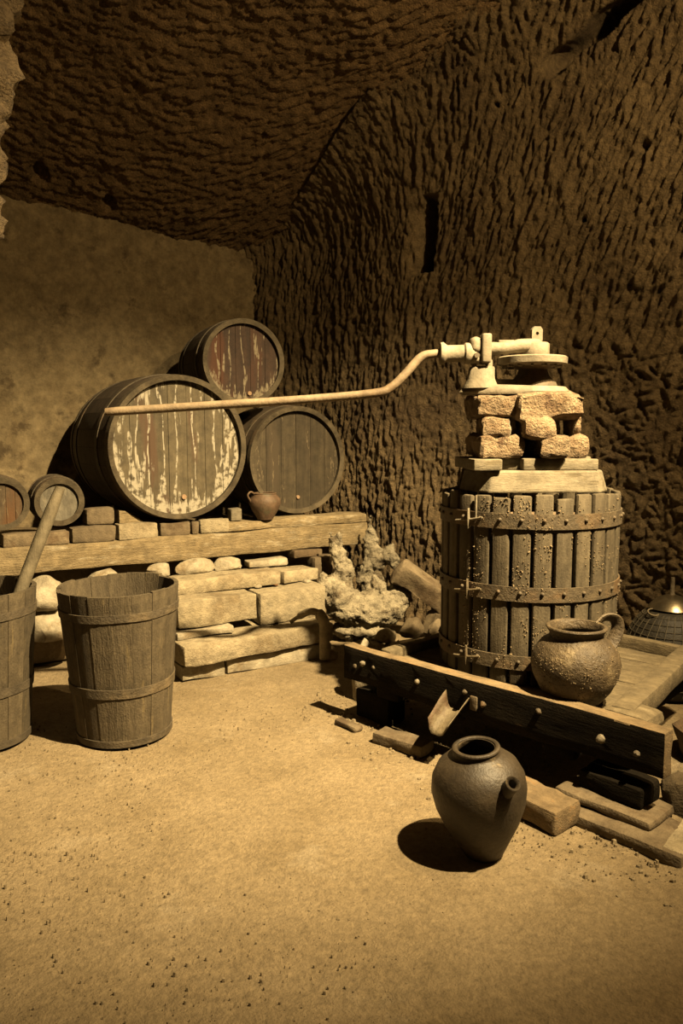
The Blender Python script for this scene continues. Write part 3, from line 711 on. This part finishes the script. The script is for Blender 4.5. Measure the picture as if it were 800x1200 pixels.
for k in range(npl):
    y0 = .075 + k * (.975 / npl)
    build('tray_plank', rbox(1.04, .975 / npl - .006, .04, .006, .006, 5, 40 + k, n=(10, 2, 1)), m_tray, base, loc=(.70, y0 + .08, .26 + rng.uniform(-.002, .002)))
build('side_rim', rbox(.085, 1.0, .085, .012, .008, 5, 51, n=(2, 12, 2)), m_tray, base, loc=(1.245, .60, .275), rot=(0, 0, math.radians(8)))
build('side_rim', rbox(.06, 1.0, .07, .012, .008, 5, 52, n=(2, 12, 2)), m_tray, base, loc=(.19, .58, .275))
build('back_rim', rbox(1.04, .05, .08, .010, .006, 5, 53, n=(14, 2, 2)), m_tray, base, loc=(.69, 1.075, .275))
build('corner_block', rbox(.19, .17, .085, .05, .010, 5, 54, n=(5, 5, 3)), m_tray, base, loc=(1.335, .16, .272))
build('sleeper', rbox(.13, 1.12, .13, .015, .012, 5, 55, n=(3, 12, 3)), m_beam, base, loc=(.24, .60, .13))
build('sleeper', rbox(.13, 1.12, .13, .015, .012, 5, 56, n=(3, 12, 3)), m_beam, base, loc=(1.10, .60, .13))
# tin spout nailed to the front beam
V, F = [], []
nsx, nsy = 10, 6
prof = [(-.085, .085), (-.078, .045), (-.070, .01), (-.05, -.015), (-.02, -.022), (.02, -.018), (.05, .0), (.065, .02), (.075, .04), (.085, .05), (.10, .075)]
for j in range(nsy + 1):
    t = j / nsy
    for i, (px_, pz_) in enumerate(prof):
        V.append((px_ * (1 - .12 * t), -.16 * t + .004, pz_ * (1 - .15 * t) - .085 * t - .02 * t * t + .004 * math.sin(i * 2 + j)))
for j in range(nsy):
    for i in range(len(prof) - 1):
        a = j * len(prof) + i; F.append((a, a + 1, a + 1 + len(prof), a + len(prof)))
sp = build('spout', (V, F), m_scoop, base, loc=(.655, 0, .215), sharp=80); sp.scale = (.66, .8, .72); sp['label'] = 'bent sheet-metal juice spout'
md = sp.modifiers.new('solid', 'SOLIDIFY'); md.thickness = .005
build('spout_lug', rbox(.035, .012, .06, .012, 0, 5, 1, n=(2, 1, 3)), m_iron, base, loc=(.745, -.004, .225))
# supports below
def prop(label, x, y, z, dims, seed, mat, yaw=0.0, name='support_block', rough=.012, cat='block', roll=0):
    o = build(name, rbox(*dims, .012, rough, 7, seed, n=(max(3, int(dims[0] / .05)), 3, 3), amp2=.006), mat, loc=B(x, y, z), rot=(roll, 0, BA + yaw)); return tag(o, label, cat, 'blocks propping the press')
prop('dark block under the left end of the black beam', .12, .12, -.012, (.22, .12, .14), 61, m_beam)
prop('worn offcut with one pale corner lying under the beam by the spout', .42, -.06, -.012, (.26, .11, .055), 62, m_brick, .1)
prop('small pale chip of board beside the support offcut', .10, -.075, -.012, (.15, .05, .03), 63, m_brick, -.1)
prop('squared wooden support under the right end of the beam', 1.33, .06, .055, (.24, .14, .075), 64, m_beam, -.03)
prop('flat board under the right support block, pale end showing', 1.33, .03, .025, (.36, .20, .034), 65, m_brick, -.04)
prop('weathered plank at ground level sticking out from under the press', 1.40, -.02, -.02, (.50, .24, .045), 66, m_brick, -.06)
o = build('sunken_block', rbox(.24, .15, .085, .012, .012, 7, 67, n=(5, 3, 3), amp2=.008), m_beam_top, loc=(.70, 2.60, -.01), rot=(0, 0, math.radians(-51))); tag(o, 'broken block half buried in earth behind the spouted jug', 'block')
rock('broad flat stone beyond the right end of the black beam', (1.42, 2.73, -.02), (.22, .17, .10), 12.4, m_step, name='flat_stone', amp=.12, group='stones right of the press')
rock('dark rounded stone tucked by the beam end', (1.215, 2.60, .0), (.075, .07, .10), 13.2, m_darkrock, group='stones right of the press')
rock('reddish brick rubble right of the tray corner', (1.55, 3.06, -.01), (.19, .13, .13), 14.6, m_redbrick, group='stones right of the press', name='brick_rubble')
rock('dull olive rock on the red brick rubble', (1.62, 3.18, .115), (.09, .07, .06), 15.5, m_brick, group='stones right of the press')
o = build('board', rbox(.34, .12, .03, .008, .01, 6, 71, n=(6, 2, 1)), m_step, loc=(1.17, 2.42, .0), rot=(0, 0, math.radians(52))); tag(o, 'thin weathered board edge on the ground at the right of the press', 'board')

# ---------------------------------------------------------------- basket
BC = Vector((.850, 3.465, .302)); BR = .390; BH = .785
bk = empty('press_basket', BC, math.radians(8)); tag(bk, 'round slatted wooden press basket bound by three iron bands', 'press basket')
NS = 28
for k in range(NS):
    r = random.Random(k); h = BH + r.uniform(-.012, .010); wd = .071 + r.uniform(-.004, .004)
    sv = rbox(.026, wd, h, .009, .003, 9, k, n=(1, 2, 4))
    a = 2 * PI * k / NS
    build('stave', sv, m_stave, bk, loc=(math.cos(a) * (BR - .013), math.sin(a) * (BR - .013), 0), rot=(0, 0, a + r.uniform(-.03, .03)))
for (z, hgt) in ((.683, .062), (.383, .060), (.095, .058)):
    hp = build('hoop', hoop_vf(BR + .001, BR + .001, z - hgt / 2, z + hgt / 2, .007, 72), m_iron, bk)
    rv = make_mesh('rivet', lathe([(.0, .0), (.0085, .0), (.008, .006), (.004, .010), (.0, .011)], 7), True, 60); rv.materials.append(m_iron)
    for k in range(NS):
        a = 2 * PI * (k + .0) / NS
        ob = link('rivet', rv, None, hp); ob.matrix_local = Matrix.Translation((math.cos(a) * (BR + .007), math.sin(a) * (BR + .007), z + .006)) @ Matrix.Rotation(a, 4, 'Z') @ Matrix.Rotation(PI / 2, 4, 'Y')
    # pinned joint on the shaded side
    aj = math.radians(212)
    jx, jy = math.cos(aj), math.sin(aj); tx, ty = -jy, jx
    q = lambda t, o_, dz: (jx * (BR + o_) + tx * t, jy * (BR + o_) + ty * t, z + dz)
    ht = build('hinge_pin', join(tube([q(-.075, .02, -.012), q(.02, .024, .0), q(.07, .022, .012)], [.006, .007, .005], 8), tube([q(-.005, .022, .045), q(0, .024, .0), q(0, .024, -.04)], [.008, .009, .006], 8),
        rbox(.10, .014, .03, .004)), m_dusty if z > .6 else m_scoop, bk) if False else build('hinge_pin', join(tube([q(-.075, .02, -.012), q(.02, .024, .0), q(.07, .022, .012)], [.004, .0055, .004], 8), tube([q(-.005, .022, .045), q(0, .026, .0), q(0, .024, -.04)], [.0055, .007, .005], 8)), m_dusty if z > .6 else m_scoop, bk)
# wire hook hanging at the top band
build('wire_hook', tube([(math.cos(math.radians(216)) * (BR + .012), math.sin(math.radians(216)) * (BR + .012), .683 + t) for t in (.0, .05, .10)], .004, 6), m_dusty, bk)
# crumbs of dried pomace stuck to the slats
def crumbs(n, fn, seed, smin, smax):
    r = random.Random(seed); V, F = [], []
    for k in range(n):
        p, nn = fn(r)
        s = r.uniform(smin, smax) * (1 + (r.random() < .08) * .8); b = len(V)
        pts = [Vector((r.uniform(-1, 1), r.uniform(-1, 1), r.uniform(-1, 1))).normalized() * s * r.uniform(.6, 1) for _ in range(2)]
        x = nn.orthogonal().normalized(); y = nn.cross(x)
        a0 = r.uniform(0, 6)
        for j in range(4):
            a = a0 + j * PI / 2; rr = s * r.uniform(.6, 1.1); V.append(tuple(p + x * math.cos(a) * rr + y * math.sin(a) * rr - nn * s * .2))
        V.append(tuple(p + nn * s * r.uniform(.6, 1.1) + x * s * r.uniform(-.3, .3)))
        F += [(b, b + 1, b + 4), (b + 1, b + 2, b + 4), (b + 2, b + 3, b + 4), (b + 3, b, b + 4)]
    return V, F
def on_basket(r):
    while True:
        a = math.radians(r.triangular(195, 345, 232)); z = r.uniform(.08, .78)
        if nz((a * 3, z * 5, 0), 1.4, 2) > -.02 + .3 * r.random() - .12: break
    k = round(a / (2 * PI / NS)); da = a - k * 2 * PI / NS
    if abs(da) > .085: a = k * 2 * PI / NS + .08 * (1 if da > 0 else -1)
    nn = Vector((math.cos(a), math.sin(a), 0)); R = BR + .001
    if any(abs(z - zz) < .032 for zz in (.683, .383, .095)): R += .007
    return nn * R + Vector((0, 0, z)), nn
cr = build('pomace_crumbs', crumbs(1100, on_basket, 5, .0016, .0046), m_crumb, bk, smooth=False); cr['kind'] = 'stuff'
# dried cake of pressed grape skins filling the basket
def cake():
    V, F = lathe([(.05, .0), (.335, .0), (.34, .64), (.32, .70), (.05, .71)], 36, close=True, wob=.01)
    return V, F
o = build('pomace_cake', cake(), m_block, loc=BC + Vector((0, 0, .002)), sharp=60); tag(o, 'dried grape pomace filling the press basket between the slats', 'pomace')

# ---------------------------------------------------------------- boards and blocks under the screw head
def poly_plate(pts, h, inset):
    n = len(pts); V = [(x, y, 0) for x, y in pts] + [(x * (1 - inset), y * (1 - inset), h) for x, y in pts]
    F = [tuple(range(n))[::-1], tuple(range(n, 2 * n))] + [(i, (i + 1) % n, n + (i + 1) % n, n + i) for i in range(n)]
    return V, F
def half(sign, R, gap):
    pts = []
    for a in (-90, -58, -24, 10, 40, 66, 90):
        pts.append((sign * (R * math.cos(math.radians(a)) + gap), R * math.sin(math.radians(a))))
    return pts if sign > 0 else pts[::-1]
PC = Vector((.835, 3.44, 0)); PT = 1.092
for sign, lab in ((-1, 'shadowed half of the round wooden pressing lid on the basket'), (1, 'lit half of the round wooden pressing lid on the basket')):
    pass
front_pts = [(-.31, .02), (-.275, -.15), (-.235, -.215), (.235, -.245), (.30, -.16), (.325, .02), (.075, .02), (.065, -.045), (-.045, -.045), (-.055, .02)]
back_pts = [(.075, .045), (.075, .06), (-.055, .06), (-.055, .045)][:0] + [(.325, .055), (.28, .18), (.14, .29), (-.14, .29), (-.28, .18), (-.31, .055)]
for pts, lab in ((front_pts, 'front half of the thick wooden pressing lid, straight sawn face'), (back_pts, 'rounded back half of the thick wooden pressing lid')):
    o = build('pressing_lid', poly_plate(pts, .093, .075), m_plank_pale, loc=(PC.x, PC.y, PT), rot=(0, 0, math.radians(4)), smooth=False)
    bv = o.modifiers.new('bevel', 'BEVEL'); bv.width = .008; bv.segments = 2
    tag(o, lab, 'press lid', 'halves of the pressing lid')
def blk(label, x, y, z, dims, seed, mat=m_block, yaw=0.0, rough=.014, name='press_block'):
    o = build(name, rbox(*dims, .014, rough, 9, seed, n=(max(3, int(dims[0] / .03)), max(3, int(dims[1] / .03)), 4), amp2=.012, fs2=32), mat, loc=(x, y, z), rot=(0, 0, yaw)); return tag(o, label, 'wood block', 'blocks stacked under the screw head')
Z1 = 1.186; Z2 = Z1 + .050; Z3 = Z2 + .092; Z4 = Z3 + .082
def brd(label, x, y, dims, seed, yaw=0):
    o = build('press_board', rbox(*dims, .006, .004, 6, seed, n=(6, 3, 1)), m_plank_pale, loc=(x, y, Z1), rot=(0, 0, yaw)); return tag(o, label, 'board', 'boards lying on the pressing lid')
brd('short board on the left shoulder of the pressing lid', .60, 3.40, (.12, .40, .048), 81, .06)
brd('long pale board across the front of the pressing lid', .925, 3.30, (.32, .11, .048), 82, .04)
brd('second pale board lying behind the long one on the lid', .955, 3.565, (.35, .15, .049), 83, -.02)
brd('inner board under the block stack, hidden in shadow', .75, 3.46, (.16, .34, .049), 84, .02)
blk('lowest block of the stack on its shaded side', .68, 3.42, Z2, (.20, .34, .090), 91, rough=.02)
blk('lowest block in the middle of the stack, crumbly end facing out', .885, 3.30, Z2, (.115, .17, .090), 92, rough=.025)
blk('lowest block of the stack on its lit side, square end', .992, 3.40, Z2, (.092, .30, .088), 93, rough=.025)
b2 = blk('middle-layer block with its lit side painted paler', .655, 3.36, Z3, (.115, .20, .078), 94, rough=.005)
b2.data.materials.append(m_block_face)
for pl in b2.data.polygons:  # the side towards the lamp is coloured paler, as lit
    if pl.normal.x > .8: pl.material_index = 1
blk('middle-layer block, rounded and very crumbly', .83, 3.30, Z3, (.130, .17, .080), 95, rough=.016)
blk('narrow middle-layer block set behind the crumbly one', .93, 3.46, Z3, (.05, .20, .080), 96)
blk('thin upright offcut in the middle layer, lit side', 1.005, 3.38, Z3, (.035, .15, .078), 97)
blk('lowest back block behind the screw, mostly hidden', .87, 3.57, Z2, (.14, .16, .090), 101)
blk('middle back block behind the screw, mostly hidden', .85, 3.58, Z3, (.13, .15, .080), 102)
blk('long shaded top block directly under the iron shoe', .69, 3.43, Z4, (.22, .30, .088), 98, rough=.025)
blk('long crumbly top block, brightly lit, under the iron shoe', .885, 3.305, Z4, (.29, .16, .098), 99, rough=.04)
blk('back top block of the stack behind the lit one', .92, 3.57, Z4, (.28, .13, .095), 100)

# ---------------------------------------------------------------- screw and ratchet head
ZS = Z4 + .100      # underside of the iron shoe
SX, SY = .845, 3.44
scr = empty('press_screw', (SX, SY, .30)); tag(scr, 'upright iron press screw with a pierced flat top', 'screw')
build('shaft', lathe([(.033 + (.004 if i % 2 else 0), i * .012 + .50) for i in range(70)], 16), m_iron, scr)
build('shaft_foot', lathe([(.033, .002), (.033, .52)], 16), m_iron, scr)
def tongue():
    # flat tongue with a drilled hole
    V, F = [], []; w, h, t = .024, .082, .011; n = 12; hc = (0, .052); hr = .0075
    for yy in (-t, t):
        for k in range(n):
            a = 2 * PI * k / n; V.append((hc[0] + hr * math.cos(a), yy, hc[1] + hr * math.sin(a)))
        for k in range(n):
            a = 2 * PI * k / n; c, s = math.cos(a), math.sin(a); m = max(abs(c), abs(s)); x = w * c / m; z = s / m
            V.append((x, yy, (hc[1] + (h - hc[1]) * z) if z > 0 else hc[1] + hc[1] * z))
    for k in range(n):
        k2 = (k + 1) % n
        F += [(k, k2, n + k2, n + k), (2 * n + k2, 2 * n + k, 3 * n + k, 3 * n + k2), (k2, k, 2 * n + k, 2 * n + k2), (n + k, n + k2, 3 * n + k2, 3 * n + k)]
    return V, F
build('screw_tongue', tongue(), m_dusty, scr, loc=(.012, -.0, 1.425), rot=(0, 0, .12), smooth=False)

head = empty('ratchet_head', (SX, SY, ZS)); tag(head, 'dusty cast-iron ratchet head turning the press screw', 'ratchet')
# shoe: broad casting with a boss on its left
def shoe():
    V, F = [], []
    n = 28; prof = [(.0, 1.0), (.012, 1.03), (.022, .97), (.034, .90)]
    out = []
    for k in range(n):
        a = 2 * PI * k / n; x = math.cos(a); y = math.sin(a)
        ex = .16 if x > 0 else .315; ey = .125
        if x < 0: ey = .125 - .045 * (-x) ** 2
        out.append((x * ex, y * ey))
    for (z, s) in prof:
        for (x, y) in out: V.append((x * s, y * s, z + (.012 * max(0, -x / .3) if z > .02 else 0)))
    m = len(prof)
    for i in range(m - 1):
        for k in range(n):
            k2 = (k + 1) % n; F.append((i * n + k, i * n + k2, (i + 1) * n + k2, (i + 1) * n + k))
    F.append(tuple(range(n))[::-1]); F.append(tuple((m - 1) * n + k for k in range(n)))
    return V, F
build('shoe', shoe(), m_dusty, head, rot=(0, math.radians(0), .0), sharp=50)
build('boss', xf(lathe([(.085, .0), (.080, .015), (.066, .04), (.060, .085), (.052, .094), (.02, .097), (.0, .097)], 28), scale=(1.0, .8, 1)), m_dusty, head, loc=(-.225, -.01, .028), sharp=50)
build('boss_web', rbox(.22, .085, .045, .02, n=(4, 2, 2)), m_dusty, head, loc=(-.10, -.01, .022))
build('nut', lathe([(.11, .03), (.10, .055), (.07, .085), (.062, .11), (.105, .128)], 28), m_iron, head, sharp=50)
wh = build('wheel', lathe([(.04, .122), (.138, .128), (.150, .132), (.152, .158), (.145, .163), (.04, .160)], 48, close=True), m_dusty, head, loc=(-.01, -.02, 0), sharp=40)
for k in range(14):
    a = 2 * PI * k / 14
    build('ratchet_tooth', rbox(.03, .012, .012, .002, n=(1, 1, 1)), m_dusty, wh, loc=(math.cos(a) * .115, math.sin(a) * .115, .117), rot=(0, 0, a))
build('pin', lathe([(.016, .12), (.016, .17), (.010, .175), (.010, .245)], 12), m_dusty, head, loc=(-.198, -.02, 0))
# arm with pawl box over the wheel, running out to the lever clamp
arm_p = smooth_pts([(-.235, -.03, .198), (-.14, -.03, .200), (-.06, -.02, .212), (.02, 0, .215)], 5)
build('arm', tube(arm_p, [.029] * 4 + [.027] * 5 + [.030] * 7, 12), m_dusty, head)
build('pawl_box', xf(lathe([(.056, .163), (.058, .168), (.058, .222), (.050, .228), (.0, .229)], 24), scale=(1, .85, 1)), m_dusty, head, loc=(.012, .0, 0), sharp=50)
build('pawl', rbox(.07, .03, .02, .004, n=(2, 1, 1)), m_dusty, head, loc=(-.115, .03, .222))
build('clamp', join(xf(rbox(.042, .095, .125, .008, n=(2, 3, 3)), loc=(-.218, -.03, .135)), xf(rbox(.05, .075, .07, .02, n=(2, 3, 3)), loc=(-.262, -.03, .178)), xf(rbox(.05, .06, .035, .014, n=(2, 2, 2)), loc=(-.262, -.03, .135))), m_dusty, head, sharp=50)
build('clamp_bolt', xf(lathe([(.012, -.06), (.012, .06)], 8), loc=(-.262, -.03, .165), rot=(PI / 2, 0, 0)), m_iron, head)
soc = xf(lathe([(.030, .0), (.047, .004), (.049, .016), (.043, .024), (.036, .034), (.037, .105), (.046, .112), (.046, .132), (.034, .142), (.030, .16)], 24), loc=(-.418, -.03, .178), rot=(0, PI / 2, 0))
build('socket', soc, m_dusty, head, sharp=50)
rodp = smooth_pts([(.46, 3.41, ZS + .178), (.40, 3.405, ZS + .176), (.345, 3.40, ZS + .160), (.275, 3.39, ZS + .085), (.215, 3.38, ZS + .030), (.14, 3.37, ZS + .004), (-.15, 3.36, ZS - .022), (-.6, 3.33, ZS - .052), (-1.005, 3.30, ZS - .078)], 6)
o = build('press_lever', tube(rodp, [.0185] * 12 + [.019] * 20 + [.0185] * (len(rodp) - 33) + [.016], 14), m_rod); tag(o, 'long cranked iron lever bar plugged into the ratchet head', 'lever')

# ---------------------------------------------------------------- earthenware
jug = pot('spouted_jug', 'dark egg-shaped clay jug with a short spout, on the floor', 'jug', (.462, 2.365, -.012), [(.0, .0), (.058, .0), (.064, .008), (.085, .05), (.118, .115), (.143, .18), (.152, .232), (.147, .275), (.128, .312), (.098, .337), (.078, .345), (.073, .352), (.072, .366), (.058, .366), (.060, .348), (.08, .33), (.125, .29), (.138, .235), (.125, .17), (.05, .02), (.0, .018)], m_clay, (.068, .366, .0085), 44, rot=(math.radians(3), math.radians(-5.5), 0))
sp0 = Vector((.062, -.112, .27)); d = Vector((.30, -.62, .74)).normalized()
oute = [sp0 - d * .04, sp0 + d * .01, sp0 + d * .05, sp0 + d * .064, sp0 + d * .066]
t1 = tube(oute, [.029, .024, .022, .0245, .022], 16, cap=False)
t2 = tube([sp0 + d * .066, sp0 + d * .06, sp0 + d * .01], [.022, .0135, .0125], 16, cap=False)
build('spout', join(t1, t2), m_clay, jug, sharp=60)

pj = pot('handled_pot', 'round crusted clay pot with strap handle, standing on the press tray', 'pot', B(1.088, .178, .3015), [(.0, .0), (.085, .0), (.098, .012), (.135, .06), (.160, .115), (.168, .16), (.158, .205), (.130, .245), (.105, .262), (.100, .275), (.112, .293), (.115, .30), (.098, .30), (.088, .28), (.09, .265), (.14, .21), (.152, .16), (.14, .1), (.08, .02), (.0, .018)], m_clay2, (.107, .300, .0085), 44, rz=0)
hp_ = smooth_pts([(.094, .064, .290), (.130, .078, .316), (.175, .085, .312), (.190, .085, .275), (.170, .075, .225), (.140, .06, .195)], 5)
V, F = tube(hp_, .026, 10, flat=.42); build('handle', (V, F), m_clay2, pj)
def on_pot(r):
    a = r.uniform(PI * 1.0, PI * 2.05); z = r.triangular(.06, .25, .16)
    R = np.interp(z, [.012, .06, .115, .16, .205, .245], [.098, .135, .160, .168, .158, .130])
    return Vector((math.cos(a) * R, math.sin(a) * R, z)), Vector((math.cos(a), math.sin(a), .15)).normalized()
cr = build('crust', crumbs(520, on_pot, 8, .0014, .004), m_crumb, pj, smooth=False); cr['kind'] = 'stuff'

# ---------------------------------------------------------------- wicker demijohn behind the tray
dj = empty('wicker_demijohn', (1.72, 3.93, -.005)); tag(dj, 'dark wicker demijohn with a shiny domed metal cover, behind the tray', 'demijohn')
dp = [(.0, .0), (.19, .0), (.215, .03), (.228, .14), (.222, .24), (.195, .33), (.15, .40), (.11, .43), (.0, .44)]
build('body', lathe(dp, 40), m_wicker, dj, sharp=60)
vfs = []
for i in range(13):
    z = .06 + i * .029; R = np.interp(z, [p[1] for p in dp[1:8]], [p[0] for p in dp[1:8]]) + .003
    vfs.append(tube([(R * math.cos(2 * PI * k / 36), R * math.sin(2 * PI * k / 36), z) for k in range(37)], .0022, 4, cap=False))
for k in range(30):
    a = 2 * PI * k / 30
    vfs.append(tube([((np.interp(z, [p[1] for p in dp[1:8]], [p[0] for p in dp[1:8]]) + .004) * math.cos(a + z * .6), (np.interp(z, [p[1] for p in dp[1:8]], [p[0] for p in dp[1:8]]) + .004) * math.sin(a + z * .6), z) for z in np.linspace(.02, .42, 12)], .0025, 4, cap=False))
nt_ = build('wicker_net', join(*vfs), m_wire, dj); nt_['kind'] = 'stuff'
build('dome_cover', lathe([(.113, .438), (.116, .441), (.108, .452), (.088, .475), (.06, .495), (.03, .507), (.012, .511), (.0, .511)], 36), m_brass, dj, sharp=70)
build('stem', lathe([(.016, .508), (.012, .52), (.010, .60)], 12), m_iron, dj)
build('ring_lug', lathe([(.026, .0), (.031, .003), (.031, .012), (.024, .012)], 20, close=True), m_scoop, dj, loc=(-.115, -.05, .42), rot=(math.radians(25), 0, 0))
o = build('board_offcut', rbox(.22, .10, .04, .008, .008, 6, 77, n=(5, 2, 2)), m_brick, loc=(1.36, 3.99, .33), rot=(0, .25, -.5)); tag(o, 'brown board end sticking up between basket and demijohn', 'board')

# ---------------------------------------------------------------- grit on the floor
def grit(n, seed, smin, smax, box, dens=None):
    r = random.Random(seed); V, F = [], []
    while n > 0:
        x = r.uniform(box[0], box[1]); y = r.uniform(box[2], box[3])
        if dens and r.random() > dens(x, y): continue
        n -= 1
        s = smin + (smax - smin) * r.random() ** 4; b = len(V); a0 = r.uniform(0, 6)
        k = 5
        for j in range(k):
            a = a0 + 2 * PI * j / k; rr = s * r.uniform(.7, 1.2); V.append((x + math.cos(a) * rr, y + math.sin(a) * rr * .8, -.025))
        for j in range(k):
            a = a0 + 2 * PI * j / k; rr = s * r.uniform(.45, .8); V.append((x + math.cos(a) * rr, y + math.sin(a) * rr * .8, -.012 + s * r.uniform(.5, 1.0) + .0))
        V.append((x, y, -.012 + s * 1.0))
        for j in range(k):
            j2 = (j + 1) % k; F += [(b + j, b + j2, b + k + j2, b + k + j), (b + k + j, b + k + j2, b + 2 * k)]
    return V, F
def near_press(x, y):
    e = abs((x - .012) * .709 + (y - 3.541) * .705 + .1)
    return math.exp(-(e / .35) ** 2) * (1 if x > 0 else .5)
o = build('floor_grit', join(grit(5600, 3, .0014, .0062, (-1.75, 1.7, 1.2, 4.0)), grit(1500, 4, .003, .015, (-.2, 1.7, 2.0, 4.1), near_press)), m_pebble, smooth=False); tag(o, 'small grit and crumbled pebbles strewn over the earth floor', 'grit', kind='stuff')
